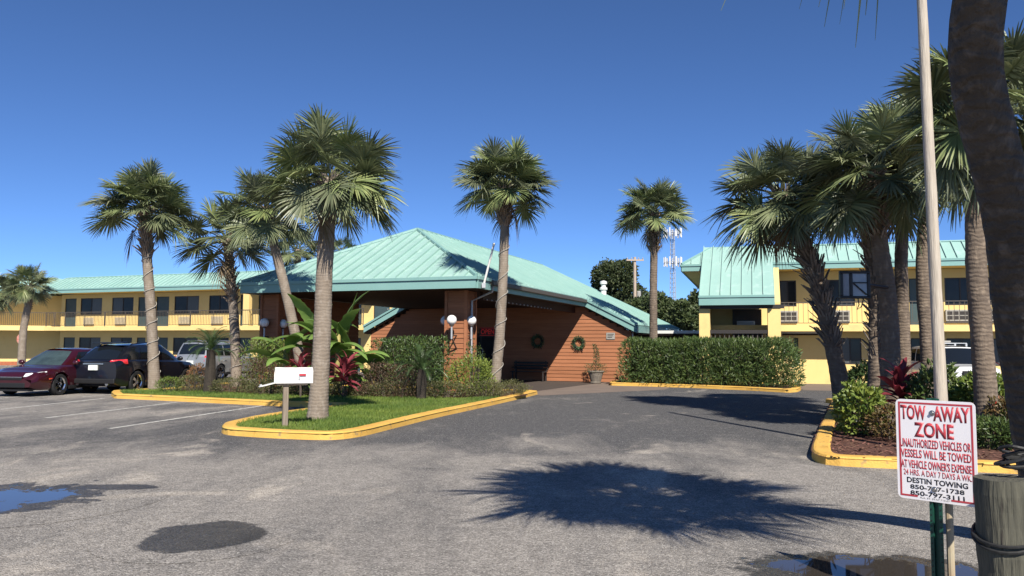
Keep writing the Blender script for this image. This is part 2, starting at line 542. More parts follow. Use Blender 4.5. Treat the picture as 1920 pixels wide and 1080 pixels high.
# ---------------------------------------------------------------- asphalt
WETS = [[(-5.25, 8.45, 1.0, 0.95, 1.0, 0.62), (-4.45, 9.15, 0.5, 0.18, 0.5, -1)], [(-2.6, 6.86, 0.50, 0.52, 0.55, -1)], [(2.62, 5.70, 1.02, 0.74, 0.8, 0.80)]]
def asphalt_material(name, WET):
    m = bpy.data.materials.new(name)
    m.use_nodes = True
    t = m.node_tree
    N, L = t.nodes, t.links
    b = N['Principled BSDF']
    tc = N.new('ShaderNodeTexCoord')
    P = tc.outputs['Object']
    def nz(scale, detail=5, rough=0.6, dist=0.0, mscale=None):
        n = N.new('ShaderNodeTexNoise')
        n.inputs['Scale'].default_value = scale
        n.inputs['Detail'].default_value = detail
        n.inputs['Roughness'].default_value = rough
        n.inputs['Distortion'].default_value = dist
        src = P
        if mscale:
            mp = N.new('ShaderNodeMapping')
            mp.inputs['Scale'].default_value = mscale
            mp.inputs['Rotation'].default_value = (0, 0, 0.5)
            L.new(P, mp.inputs['Vector'])
            src = mp.outputs[0]
        L.new(src, n.inputs['Vector'])
        return n.outputs['Fac']
    def rng_(v, a, b_, c=0.0, d=1.0, smooth=False):
        r = N.new('ShaderNodeMapRange')
        if smooth:
            r.interpolation_type = 'SMOOTHSTEP'
        for k, x in (('From Min', a), ('From Max', b_), ('To Min', c), ('To Max', d)):
            r.inputs[k].default_value = x
        L.new(v, r.inputs['Value'])
        return r.outputs[0]
    def mth(op, a, b_=None):
        n = N.new('ShaderNodeMath')
        n.operation = op
        for i, x in enumerate((a, b_)):
            if x is None:
                continue
            if isinstance(x, (int, float)):
                n.inputs[i].default_value = x
            else:
                L.new(x, n.inputs[i])
        return n.outputs[0]
    def mix(fac, a, b_):
        n = N.new('ShaderNodeMix')
        n.data_type = 'RGBA'
        for k, x in (('A', a), ('B', b_)):
            if isinstance(x, tuple):
                n.inputs[k].default_value = rgba(x)
            else:
                L.new(x, n.inputs[k])
        if isinstance(fac, (int, float)):
            n.inputs['Factor'].default_value = fac
        else:
            L.new(fac, n.inputs['Factor'])
        return n.outputs['Result']
    sx = N.new('ShaderNodeSeparateXYZ')
    L.new(P, sx.inputs[0])
    # worn traffic area in front, sealed drive further in
    worn = rng_(sx.outputs['Y'], 17.0, 9.0, 0.0, 1.0, True)
    wornl = rng_(sx.outputs['X'], -4.0, -10.0, 0.0, 0.75, True)
    wv = mth('MAXIMUM', worn, wornl)
    big = nz(0.33, 4, 0.55, 0.6)
    mid = nz(1.1, 6, 0.65, 0.8, (1, 0.45, 1))
    fac = mth('ADD', mth('MULTIPLY', wv, 0.55), mth('ADD', mth('MULTIPLY', rng_(big, 0.3, 0.7), 0.45), mth('MULTIPLY', rng_(mid, 0.3, 0.7), 0.42)))
    fac = rng_(fac, 0.45, 1.05, 0, 1, True)
    base = mix(fac, (0.088, 0.086, 0.087), (0.262, 0.24, 0.215))
    # sandy dust
    sand = rng_(mth('ADD', mth('MULTIPLY', rng_(nz(0.5, 5, 0.62, 1.2, (1, 0.6, 1)), 0.52, 0.72), 1.0), mth('MULTIPLY', wv, 0.3)), 0.42, 1.1, 0, 0.85, True)
    base = mix(sand, base, (0.41, 0.365, 0.31))
    # tyre darkening streaks
    st = rng_(nz(0.7, 5, 0.6, 0.5, (1.6, 0.28, 1)), 0.5, 0.72, 0, 0.5)
    base = mix(st, base, (0.085, 0.084, 0.086))
    # aggregate
    vo = N.new('ShaderNodeTexVoronoi')
    vo.inputs['Scale'].default_value = 85
    L.new(P, vo.inputs['Vector'])
    sp = N.new('ShaderNodeSeparateColor')
    L.new(vo.outputs['Color'], sp.inputs[0])
    stone = rng_(sp.outputs[0], 0.0, 1.0, 0.58, 1.45)
    fine = mth('MULTIPLY', rng_(nz(38, 6, 0.75), 0.25, 0.75, 0.55, 1.5), rng_(nz(7, 5, 0.7), 0.3, 0.7, 0.8, 1.22))
    mm = mth('MULTIPLY', stone, fine)
    vm = N.new('ShaderNodeVectorMath')
    vm.operation = 'SCALE'
    L.new(base, vm.inputs[0])
    L.new(mm, vm.inputs['Scale'])
    br = rng_(sp.outputs[1], 0.93, 0.99, 0, 0.7)
    col = mix(br, vm.outputs[0], (0.55, 0.52, 0.47))
    # rain soaked patches and the standing water in their low middle
    wet = water = None
    wob = mth('ADD', rng_(nz(1.9, 5, 0.65, 0.6), 0.25, 0.75, -0.42, 0.42), rng_(nz(9, 4, 0.6), 0.25, 0.75, -0.10, 0.10))
    for (cx, cy, rx, ry, edge, wl) in WET:
        dx = mth('DIVIDE', mth('SUBTRACT', sx.outputs['X'], cx), rx)
        dy = mth('DIVIDE', mth('SUBTRACT', sx.outputs['Y'], cy), ry)
        dd = mth('SQRT', mth('ADD', mth('MULTIPLY', dx, dx), mth('MULTIPLY', dy, dy)))
        w_ = rng_(mth('ADD', dd, mth('MULTIPLY', wob, edge)), 1.06, 0.92, 0, 1, True)
        wet = w_ if wet is None else mth('MAXIMUM', wet, w_)
        q_ = rng_(mth('ADD', dd, mth('MULTIPLY', wob, edge * 1.5)), wl + 0.05, wl - 0.05, 0, 1, True)
        water = q_ if water is None else mth('MAXIMUM', water, q_)
    if wet is not None:
        vs_ = N.new('ShaderNodeVectorMath')
        vs_.operation = 'SCALE'
        L.new(col, vs_.inputs[0])
        L.new(rng_(wet, 0, 1, 1.0, 0.26), vs_.inputs['Scale'])
        L.new(mix(water, vs_.outputs[0], (0.045, 0.038, 0.032)), b.inputs['Base Color'])
        L.new(mth('ADD', rng_(wet, 0, 1, 0.9, 0.36), mth('MULTIPLY', water, -0.335)), b.inputs['Roughness'])
    else:
        L.new(col, b.inputs['Base Color'])
        b.inputs['Roughness'].default_value = 0.9
    b.inputs['Specular IOR Level'].default_value = 0.25
    bp = N.new('ShaderNodeBump')
    bp.inputs['Strength'].default_value = 0.75
    bp.inputs['Distance'].default_value = 0.012
    h = mth('ADD', mth('MULTIPLY', vo.outputs['Distance'], -1.2), nz(30, 5, 0.7))
    L.new(h, bp.inputs['Height'])
    if wet is not None:
        L.new(rng_(water, 0, 1, 0.75, 0.0), bp.inputs['Strength'])
        L.new(rng_(water, 0, 1, 0.25, 0.4), b.inputs['Specular IOR Level'])
    L.new(bp.outputs[0], b.inputs['Normal'])
    MATS[name] = m
asphalt_material('asphalt', [])
for i, w_ in enumerate(WETS):
    asphalt_material('puddled_asphalt_%d' % i, w_)
sheet('ground', [(-500, -60), (500, -60), (500, 900), (-500, 900)], 0.0, 'asphalt')

# ---------------------------------------------------------------- stall lines
def stripe(a, b, wd, name='stall_line'):
    d = Vector((b[0] - a[0], b[1] - a[1], 0)).normalized()
    n = Vector((-d.y, d.x, 0)) * wd / 2
    A, B = Vector((a[0], a[1], 0)), Vector((b[0], b[1], 0))
    o = sheet(name, [A - n, B - n, B + n, A + n], 0.004, 'paint_line')
    return o
for a, b in (((-30, 771), (195, 747)), ((85, 784), (332, 754.6)), ((205, 804), (494, 760.6))):
    stripe(G(*a), G(*b), 0.11)
stripe((-15.5, 20.8), (-14.3, 27.6), 0.10)
stripe((-13.0, 24.5), (-11.9, 30.5), 0.10)

# ---------------------------------------------------------------- puddles: low wet spots of the same asphalt
for i, w_ in enumerate(WETS):
    cx, cy, rx, ry = w_[0][:4]
    sheet('puddle', [(cx + rx * 1.65 * math.cos(a), cy + ry * 1.65 * math.sin(a)) for a in [2 * PI * k / 40 for k in range(40)]], 0.003, 'puddled_asphalt_%d' % i)
# ---------------------------------------------------------------- kerbs and planting islands
def kerb(name, pts, label_kind='structure', w=0.27, h=0.135, sec=2.4, closed=True):
    pts = [Vector((p[0], p[1], 0)) for p in pts]
    if closed:
        area = sum(pts[i].x * pts[(i + 1) % len(pts)].y - pts[(i + 1) % len(pts)].x * pts[i].y for i in range(len(pts)))
        if area < 0:
            pts.reverse()
        pts = pts + [pts[0]]
    # resample
    cum = [0]
    for i in range(1, len(pts)):
        cum.append(cum[-1] + (pts[i] - pts[i - 1]).length)
    def samp(d):
        d = max(0, min(cum[-1], d))
        for i in range(1, len(pts)):
            if d <= cum[i]:
                k = (d - cum[i - 1]) / max(1e-9, cum[i] - cum[i - 1])
                return pts[i - 1].lerp(pts[i], k)
        return pts[-1]
    root = bpy.data.objects.new(name, None)
    COL.objects.link(root)
    root['kind'] = 'structure'
    nsec = max(1, round(cum[-1] / sec))
    prof = [(0, -0.02), (0.012, h - 0.03), (0.035, h - 0.006), (0.07, h), (w - 0.03, h), (w, h - 0.02), (w, -0.02)]
    for k in range(nsec):
        a, b = cum[-1] * k / nsec + 0.004, cum[-1] * (k + 1) / nsec - 0.004
        m = max(3, int((b - a) / 0.2))
        vs, fs = [], []
        for i in range(m + 1):
            d = a + (b - a) * i / m
            p = samp(d)
            q = samp(d + 0.06) - samp(d - 0.06)
            if closed and (d < 0.06 or d > cum[-1] - 0.06):
                q = samp(min(d + 0.06, cum[-1])) - samp(max(0, d - 0.06))
            q.normalize()
            nrm = Vector((-q.y, q.x, 0))
            wob = 0.008 * noise.noise((p.x * 1.3, p.y * 1.3, 0))
            for (o_, z_) in prof:
                e = 0.006 * noise.noise((p.x * 5, p.y * 5, o_ * 9)) if z_ > 0 else 0
                vs.append(p + nrm * (o_ + wob) + Vector((0, 0, z_ + e)))
        n = len(prof)
        for i in range(m):
            for j in range(n - 1):
                fs.append((i * n + j, (i + 1) * n + j, (i + 1) * n + j + 1, i * n + j + 1))
        fs.append(tuple(range(n)))
        fs.append(tuple(m * n + j for j in range(n - 1, -1, -1)))
        o = MB().add(vs, fs).build('kerb_section', 'kerb_yellow', root)
        fix_normals(o)
    return root
tip = G(1006, 739)
lobe_px = [(640, 766), (560, 777), (480, 790), (432, 801), (417, 807), (422, 815), (480, 820), (560, 824), (625, 825), (680, 818), (740, 803), (820, 783), (910, 763), (975, 748), (1003, 741)]
ISL = [G(208, 742), G(214, 747), G(300, 751), G(400, 756), G(500, 761), G(600, 764.5)] + catmull([G(*p) for p in lobe_px], 4)
ISL += [LW(1.25, 2.35), LW(0.95, 2.55), LW(0.4, 2.62), LW(-9.8, 2.6), Vector((-11.3, 31.6, 0)), Vector((-11.75, 27.5, 0)), G(212, 738)]
kerb('kerb', ISL)
RIS = catmull([G(1560, 757), G(1556, 766), G(1545, 790), G(1532, 820), G(1522, 850), G(1524, 862), G(1545, 871), G(1600, 875.5), G(1700, 880), G(1890, 888)], 4) + \
      [Vector((9.6, 9.3, 0)), Vector((15, 7.2, 0)), Vector((18, 9, 0)), Vector((18, 22, 0)), Vector((11.5, 24.6, 0)), Vector((9.3, 24.0, 0))]
kerb('kerb', RIS)
HIS = [G(1143, 721), G(1143, 723), G(1220, 725), G(1300, 727.5), G(1400, 732), G(1478, 736.5), G(1496, 735), G(1503, 731), Vector((11.9, 34.2, 0)), Vector((6.0, 36.4, 0)), Vector((4.5, 36.2, 0))]
kerb('kerb', HIS)
sheet('lawn', ISL, 0.105, 'turf')
BED = [G(292, 731, .11), G(380, 733, .11), G(470, 738, .11), G(560, 741, .11), G(640, 743, .11), G(760, 744, .11), G(880, 746, .11), G(960, 744, .11), G(990, 741, .11), LW(0.8, 2.2), LW(0.4, 2.3), LW(-9.6, 2.3), Vector((-11.0, 31.2, 0)), Vector((-11.4, 28, 0))]
sheet('planting_bed', BED, 0.112, 'mulch')
sheet('planting_bed', RIS, 0.105, 'mulch')
sheet('planting_bed', HIS, 0.105, 'soil')
sheet('path', [LW(0.9, 12.5), LW(0.3, 2.8), LW(0.9, 2.45), LW(1.6, 1.75), LW(4.6, 7.5), LW(4.4, 9.5), LW(3.2, 12.5)], 0.004, 'concrete')
sheet('path', [LW(0.5, 2.62), LW(0.85, 12.5), LW(-10.8, 12.5), LW(-11, 2.62)], 0.008, 'shaded_concrete')
sheet('path', [Vector((11.9, 33.6, 0)), Vector((11.2, 31.0, 0)), Vector((13.5, 30.2, 0)), Vector((40, 20.5, 0)), Vector((42, 25, 0)), Vector((13, 36.4, 0))], 0.004, 'concrete')

# ---------------------------------------------------------------- grass blades on the lawn
def grass():
    xs = [p.x for p in ISL]
    ys = [p.y for p in ISL]
    EA = np.array([(p.x, p.y) for p in ISL])
    ED = np.roll(EA, -1, 0) - EA
    EL = np.maximum((ED ** 2).sum(1), 1e-9)
    vs, fs, ti = [], [], []
    n = 0
    tries = 0
    while n < 52000 and tries < 600000:
        tries += 1
        x, y = random.uniform(min(xs), max(xs)), random.uniform(min(ys), max(ys))
        if y > 20 and random.random() < 0.45:
            continue
        if not inside(ISL, x, y) or inside(BED, x, y):
            continue
        px_, py_ = x - EA[:, 0], y - EA[:, 1]
        tt = np.clip((px_ * ED[:, 0] + py_ * ED[:, 1]) / EL, 0, 1)
        if np.min((px_ - tt * ED[:, 0]) ** 2 + (py_ - tt * ED[:, 1]) ** 2) < 0.235 ** 2 * (1 + 0.25 * noise.noise((x * 4, y * 4, 1))):
            continue
        n += 1
        pn = noise.noise((x * 0.9, y * 0.9, 5))
        h = random.uniform(0.035, 0.085) * (1 + 0.5 * pn)
        a = random.uniform(0, 2 * PI)
        wx, wy = math.cos(a) * 0.007, math.sin(a) * 0.007
        lx, ly = random.gauss(0, 0.028), random.gauss(0, 0.028)
        o = len(vs)
        vs += [(x - wx, y - wy, 0.1), (x + wx, y + wy, 0.1), (x + lx + 0.002, y + ly, 0.1 + h)]
        fs.append((o, o + 1, o + 2))
        tv = min(1, max(0, 0.42 + 0.5 * pn + random.gauss(0, 0.2)))
        ti += [tv] * 3
    b = MB()
    b.v, b.f = vs, fs
    o = b.build('grass', 'grass', None, tint=ti)
    tag(o, 'short green mown grass on the kerbed island around the mailbox', 'grass', kind='stuff')
grass()

def chips(poly, n, box, z, name, label):
    vs, fs = [], []
    k = 0
    while k < n:
        x, y = random.uniform(box[0], box[1]), random.uniform(box[2], box[3])
        if not inside(poly, x, y):
            continue
        k += 1
        a, l, w_ = random.uniform(0, PI), random.uniform(0.02, 0.06), random.uniform(0.006, 0.016)
        dx, dy = math.cos(a) * l, math.sin(a) * l
        nx, ny = -math.sin(a) * w_, math.cos(a) * w_
        h1, h2 = random.uniform(0, 0.03), random.uniform(0, 0.03)
        o = len(vs)
        vs += [(x - dx - nx, y - dy - ny, z + h1), (x + dx - nx, y + dy - ny, z + h2), (x + dx + nx, y + dy + ny, z + h2 + 0.004), (x - dx + nx, y - dy + ny, z + h1 + 0.004)]
        fs.append((o, o + 1, o + 2, o + 3))
    b = MB()
    b.v, b.f = vs, fs
    o = b.build(name, 'mulch_chip', None, tint=[random.random() for _ in range(n) for _q in range(4)])
    tag(o, label, 'mulch', kind='stuff')
chips(RIS, 9000, (4.3, 13, 9, 22), 0.106, 'mulch', 'reddish bark mulch and leaf litter covering the right island bed')
# ---------------------------------------------------------------- roofs made of standing seam panels
def clip(poly, ax, val, keep_less):
    out = []
    n = len(poly)
    for i in range(n):
        a, b = poly[i], poly[(i + 1) % n]
        da, db = a[ax] - val, b[ax] - val
        if keep_less:
            da, db = -da, -db
        if da >= -1e-9:
            out.append(a)
        if (da > 1e-9 and db < -1e-9) or (da < -1e-9 and db > 1e-9):
            k = da / (da - db)
            out.append((a[0] + (b[0] - a[0]) * k, a[1] + (b[1] - a[1]) * k))
    res = []
    for p in out:
        if not res or abs(p[0] - res[-1][0]) + abs(p[1] - res[-1][1]) > 1e-6:
            res.append(p)
    if len(res) > 2 and abs(res[0][0] - res[-1][0]) + abs(res[0][1] - res[-1][1]) < 1e-6:
        res.pop()
    return res
def roof_plane(parent, poly, zf, ax, step, rib=True, material='roof_metal', off=0.0):
    lo, hi = min(p[ax] for p in poly), max(p[ax] for p in poly)
    n = max(1, round((hi - lo) / step))
    st = (hi - lo) / n
    for i in range(n):
        a, b = lo + i * st, lo + (i + 1) * st
        q = clip(clip(poly, ax, a + 0.002, False), ax, b - 0.002, True)
        if len(q) < 3:
            continue
        m = MB()
        m.prism([(p[0], p[1], zf(*p) + off) for p in q], (0, 0, -0.035))
        if rib:
            e = [p for p in q if abs(p[ax] - (a + 0.002)) < 1e-4]
            if len(e) >= 2:
                e.sort(key=lambda p: p[1 - ax])
                p0, p1 = e[0], e[-1]
                w = 0.03
                def q3(p, d, z):
                    c = [p[0], p[1], zf(*p) + off + z]
                    c[ax] += d
                    return tuple(c)
                pl = [q3(p0, 0.0, -0.002), q3(p0, w, -0.002), q3(p0, w, 0.075), q3(p0, 0.0, 0.075)]
                pr = [q3(p1, 0.0, -0.002), q3(p1, w, -0.002), q3(p1, w, 0.075), q3(p1, 0.0, 0.075)]
                m.add(pl + pr, [(0, 1, 2, 3), (7, 6, 5, 4), (0, 4, 5, 1), (1, 5, 6, 2), (2, 6, 7, 3), (3, 7, 4, 0)])
        fix_normals(m.build('roof_panel', material, parent))
def cap(parent, a, b, r=0.07, name='ridge_cap'):
    MB().tube([a, b], r, 6).build(name, 'roof_trim', parent)
def box_part(name, material, parent, x0, x1, y0, y1, z0, z1, bevel=0.0):
    return MB().box(min(x0, x1), max(x0, x1), min(y0, y1), max(y0, y1), min(z0, z1), max(z0, z1)).build(name, material, parent, bevel=bevel)

# ---------------------------------------------------------------- the lobby with its porte-cochere
lob = thing('lobby_building', 'cedar clad motel lobby under a big teal metal hip roof with drive-through portico', 'building', LO, -TH)
KS = 0.505
ZE = 3.85
zr = lambda s, t: ZE - KS * s
zl = lambda s, t: ZE + KS * (s + 9.3)
zf_ = lambda s, t: ZE + KS * t
roof_plane(lob, [(-9.3, 0), (0, 0), (-4.65, 4.65)], zf_, 0, 0.423)
RP = [(0, 0), (0, 12.2), (2.4, 12.2), (2.4, 23.4), (-4.65, 19.6), (-4.65, 4.65)]
roof_plane(lob, RP, zr, 1, 12.2 / 29)
roof_plane(lob, [(-9.3 - p[0], p[1]) for p in RP], zl, 1, 12.2 / 29)
box_h = lambda s: ZE - KS * s
cap(lob, (0, 0, ZE + .02), (-4.65, 4.65, 6.22))
cap(lob, (-9.3, 0, ZE + .02), (-4.65, 4.65, 6.22))
cap(lob, (-4.65, 4.65, 6.22), (-4.65, 19.6, 6.22))
cap(lob, (-4.65, 19.6, 6.21), (2.4, 23.4, zr(2.4, 0) + .02), 0.06)
# fascias
box_part('fascia', 'roof_trim', lob, -9.3, 0.0, -0.05, 0.03, 3.46, 3.74)
box_part('drip_edge', 'roof_trim', lob, -9.36, 0.06, -0.10, 0.02, 3.743, 3.845)
for s, sg in ((0.0, 1), (-9.3, -1)):
    box_part('fascia', 'roof_trim', lob, s - 0.03 * sg, s + 0.05 * sg, 0.032, 12.2, 3.46, 3.74)
    box_part('drip_edge', 'roof_trim', lob, s - 0.02 * sg, s + 0.10 * sg, 0.022, 1.0, 3.743, 3.845)
    box_part('gutter', 'rail_metal' if sg > 0 else 'roof_trim', lob, s + 0.052 * sg, s + 0.17 * sg, 1.0, 12.2, 3.62, 3.77, 0.02)
    e = s + 2.4 * sg
    # sloping rake of the low wing, its eave fascia
    m = MB().prism([(s, 12.12, 3.83), (e, 12.12, 2.62), (e, 12.12, 2.27), (s, 12.12, 3.48)], (0, 0.07, 0))
    fix_normals(m.build('fascia', 'roof_trim', lob))
    m = MB().prism([(s, 12.06, 3.86), (e, 12.06, 2.65), (e, 12.06, 2.55), (s, 12.06, 3.76)], (0, 0.055, 0))
    fix_normals(m.build('drip_edge', 'roof_trim', lob))
    box_part('fascia', 'roof_trim', lob, e - 0.03 * sg, e + 0.04 * sg, 12.2, 23.3, 2.27, 2.58)
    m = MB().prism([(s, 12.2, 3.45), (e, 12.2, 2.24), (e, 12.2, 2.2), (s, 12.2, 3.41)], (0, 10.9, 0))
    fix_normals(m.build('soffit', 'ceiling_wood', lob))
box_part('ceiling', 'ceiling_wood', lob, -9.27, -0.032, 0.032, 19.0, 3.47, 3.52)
# siding walls
DOOR = (-6.1, -4.45)
BH = 0.168
def siding(t, sl, sr, zmax, topf=None, face=-1):
    z = 0.02
    while z < zmax - 0.02:
        z1 = min(z + BH, zmax)
        a, b = sl, sr
        if topf:
            a = max(a, topf(z1)[0])
            b = min(b, topf(z1)[1])
        segs = [(a, b)]
        if t < 13 and z < 2.2:
            segs = [(a, DOOR[0] - 0.08), (DOOR[1] + 0.08, b)]
        for x0, x1 in segs:
            if x1 - x0 < 0.05:
                continue
            vs = []
            for x in (x0, x1):
                vs += [(x, t - 0.034, z + 0.004), (x, t - 0.012, z1), (x, t + 0.03, z1), (x, t + 0.03, z + 0.004)]
            MB().add(vs, [(0, 1, 2, 3), (7, 6, 5, 4), (0, 4, 5, 1), (1, 5, 6, 2), (2, 6, 7, 3), (3, 7, 4, 0)]).build('siding_board', 'cedar', lob)
        z = z1
wall_top = lambda z: ((-9.3 - (3.44 - z) / KS) if z > 2.36 else -11.45, ((3.44 - z) / KS) if z > 2.36 else 2.15)
siding(12.45, -11.45, 2.15, 3.46, wall_top)
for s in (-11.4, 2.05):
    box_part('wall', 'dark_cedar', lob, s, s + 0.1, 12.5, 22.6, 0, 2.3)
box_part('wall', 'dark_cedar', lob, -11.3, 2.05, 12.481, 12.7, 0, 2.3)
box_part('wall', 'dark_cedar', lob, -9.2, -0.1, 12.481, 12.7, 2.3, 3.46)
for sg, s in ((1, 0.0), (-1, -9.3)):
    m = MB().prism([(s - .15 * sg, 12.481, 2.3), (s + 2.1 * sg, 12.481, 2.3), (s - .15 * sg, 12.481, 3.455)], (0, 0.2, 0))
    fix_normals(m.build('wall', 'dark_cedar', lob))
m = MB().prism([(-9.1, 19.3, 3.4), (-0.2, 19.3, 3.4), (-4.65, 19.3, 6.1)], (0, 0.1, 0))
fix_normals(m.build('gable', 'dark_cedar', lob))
# entrance
d = box_part('door', 'frame_dark', lob, DOOR[0] + .08, DOOR[1] - .08, 12.40, 12.47, 0.02, 2.16)
for a, b in ((DOOR[0] + .16, -5.32), (-5.22, DOOR[1] - .16)):
    box_part('pane', 'glass_dark', d, a, b, 12.385, 12.395, 0.2, 2.05)
MB().tube([(-5.14, 12.33, 0.9), (-5.14, 12.33, 1.5)], 0.018, 8).build('handle', 'galv', d)
for a, b in ((DOOR[0] - .08, DOOR[0] + .08), (DOOR[1] - .08, DOOR[1] + .08)):
    box_part('door_frame', 'dark_cedar', lob, a, b, 12.39, 12.475, 0.02, 2.24)
box_part('door_frame', 'dark_cedar', lob, DOOR[0] + .08, DOOR[1] - .08, 12.39, 12.475, 2.163, 2.24)
# piers
def pier(s, t, w=0.36):
    z = 0.02
    while z < 3.4:
        z1 = min(z + BH, 3.46)
        vs = []
        for zz, ww in ((z + 0.004, w + 0.02), (z1, w)):
            vs += [(s - ww, t - ww, zz), (s + ww, t - ww, zz), (s + ww, t + ww, zz), (s - ww, t + ww, zz)]
        MB().add(vs, [(0, 3, 2, 1), (4, 5, 6, 7), (0, 1, 5, 4), (1, 2, 6, 5), (2, 3, 7, 6), (3, 0, 4, 7)]).build('siding_board', 'cedar', lob)
        z = z1
    for dx in (-1, 1):
        for dy in (-1, 1):
            MB().box(s + dx * w - 0.05, s + dx * w + 0.05, t + dy * w - 0.05, t + dy * w + 0.05, 0.01, 3.458).build('corner_trim', 'cedar', lob)
PIERS = [(-1.12, 1.25), (-8.7, 1.25), (-1.12, 11.2), (-8.7, 11.2)]
for p in PIERS[:2]:
    pier(*p)
# boarded screen wall along the portico's left side
z = 0.02
while z < 3.4:
    z1 = min(z + BH, 3.45)
    vs = []
    for y in (1.68, 7.3):
        vs += [(-8.93, y, z + 0.004), (-8.96, y, z1), (-9.04, y, z1), (-9.07, y, z + 0.004)]
    MB().add(vs, [(0, 3, 2, 1), (4, 5, 6, 7), (0, 1, 5, 4), (1, 2, 6, 5), (2, 3, 7, 6), (3, 0, 4, 7)]).build('siding_board', 'cedar', lob)
    z = z1
MB().tube([(0.1, 1.15, 3.6), (0.05, 1.2, 3.42), (-0.72, 1.25, 3.12), (-0.72, 1.25, 0.1)], 0.04, 8).build('downpipe', 'galv', lob)
MB().tube([(2.3, 12.32, 2.5), (2.2, 12.38, 2.2), (2.2, 12.38, 0.1)], 0.035, 8).build('downpipe', 'galv', lob)
# strip of small lamps along a beam under the ceiling
bs = box_part('beam', 'dark_cedar', lob, -0.62, -0.5, 1.7, 12.35, 3.18, 3.47)
for i in range(18):
    t = 2.0 + i * 0.4
    MB().ball((-0.48, t, 3.2), 0.028, 8, 6).build('bulb', 'galv', bs)
# flue
fl = MB().lathe([(0.16, 0), (0.16, 0.38), (0.22, 0.40), (0.22, 0.5), (0.13, 0.56), (0.13, 0.70), (0.2, 0.72), (0.2, 0.86), (0.05, 0.92)], 14, (-1.35, 20.6, zr(-1.35, 0) - 0.1)).build('flue', 'white_metal', lob)

# ---------------------------------------------------------------- globe lamps on the piers
globe_me = MB().ball((0, 0, 0), 0.165, 20, 12).mesh('globe', 'globe', True)
def globe_lamp(px, py, Y, pier_st, label):
    c = AT(px, py, Y)
    p = LW(pier_st[0], pier_st[1])
    t = thing('globe_lamp', label, 'lamp', (c.x, c.y, c.z - 0.62), 0, 'globe lamps on the portico piers')
    inst(globe_me, 'globe', t, (0, 0, 0.62))
    d = Vector((p.x - c.x, p.y - c.y, 0))
    L_ = max(0.05, d.length - 0.34)
    d.normalize()
    MB().tube([(0, 0, 0.0), (0, 0, 0.44)], 0.032, 10).build('stem', 'galv', t)
    MB().lathe([(0.05, 0.42), (0.08, 0.44), (0.08, 0.48)], 12).build('collar', 'rail_metal', t)
    MB().tube([(0, 0, 0.05), d * L_ * 0.5 + Vector((0, 0, -0.15)), d * L_ + Vector((0, 0, -0.34))], 0.028, 8).build('bracket', 'rail_metal', t)
    MB().tube([(0, 0, 0.12), d * L_ + Vector((0, 0, 0.12))], 0.022, 8).build('bracket', 'rail_metal', t)
globe_lamp(847, 600, 26.35, PIERS[0], 'brightest white globe lamp on front of right portico pier')
globe_lamp(884, 601, 26.75, PIERS[0], 'half shaded white globe lamp on right side of right portico pier')
globe_lamp(835, 601, 27.3, PIERS[0], 'dim globe lamp in shade, left side of right portico pier')
globe_lamp(496, 605, 29.4, PIERS[1], 'white globe lamp on left portico pier beside the yellow balcony')
globe_lamp(531, 607, 29.7, PIERS[1], 'dim globe lamp on left portico pier behind the leaning palm')

# ---------------------------------------------------------------- things on the lobby wall
def wall_at(px, py, t=12.42):
    l = on_plane(px, py, LO, TH, t)
    return LW(l.x, t, l.z)
def leaves(m, ti, c, n, size, fn, base=0.5, var=0.25, up=0.3, asp=0.42):
    """leaf shaped faces: fn() gives a point and an outward direction"""
    for _ in range(n):
        p, nrm = fn()
        d = Vector((random.gauss(0, 1), random.gauss(0, 1), random.gauss(0, 1))).normalized()
        d = (d + nrm * 0.9 + Vector((0, 0, up))).normalized()
        s_ = d.cross(Vector((random.gauss(0, 1), random.gauss(0, 1), random.gauss(0, 1)))).normalized()
        u_ = d.cross(s_)
        l = size * random.uniform(0.65, 1.3)
        wv = l * asp * 0.5
        o = len(m.v)
        P = Vector(c) + p
        mid = P + d * (l * 0.5)
        m.v += [tuple(P), tuple(mid + s_ * wv + u_ * wv * 0.3), tuple(P + d * l - u_ * l * 0.12), tuple(mid - s_ * wv + u_ * wv * 0.3)]
        m.f += [(o, o + 1, o + 2), (o, o + 2, o + 3)]
        tv = min(1, max(0, random.gauss(base, var)))
        ti += [tv] * 4
for px, py, lab in ((1085, 643, 'green wreath hanging on the sunlit cedar wall'), (1008, 640, 'wreath hanging on the shaded part of the cedar wall')):
    p = wall_at(px, py, 12.36)
    t = thing('wreath', lab, 'wreath', p, -TH, 'wreaths on the lobby wall')
    m, ti = MB(), []
    def fn():
        a = random.uniform(0, 2 * PI)
        b = random.uniform(0, 2 * PI)
        r = 0.22 + 0.07 * math.cos(b)
        return Vector((r * math.cos(a), 0.06 * math.sin(b), r * math.sin(a))), Vector((math.cos(a), -0.6, math.sin(a)))
    leaves(m, ti, (0, 0, 0), 520, 0.075, fn, up=0)
    m.build('greenery', 'wreath_leaf', t, tint=ti)
    m = MB()
    ring = [(0.22 * math.cos(a), 0, 0.22 * math.sin(a)) for a in [2 * PI * i / 20 for i in range(21)]]
    m.tube(ring, 0.045, 6).build('hoop', 'dark_cable', t)
    for sg in (-1, 1):
        MB().box(-0.02, 0.02, -0.02, 0.0, -0.42, -0.24).build('ribbon', 'frame_dark', t, rot=(0, sg * -0.5, 0))
p = wall_at(1145, 630, 12.40)
t = thing('wall_notice', 'small grey notice plate high on the cedar wall by the hedge', 'sign', p, -TH)
MB().box(-0.20, 0.20, -0.012, 0.0, -0.15, 0.15).build('plate', 'ac_grey', t)
for k in range(3):
    MB().box(-0.15, 0.15 - 0.04 * k, -0.016, -0.012, 0.065 - k * 0.07, 0.095 - k * 0.07).build('text_row', 'frame_dark', t)
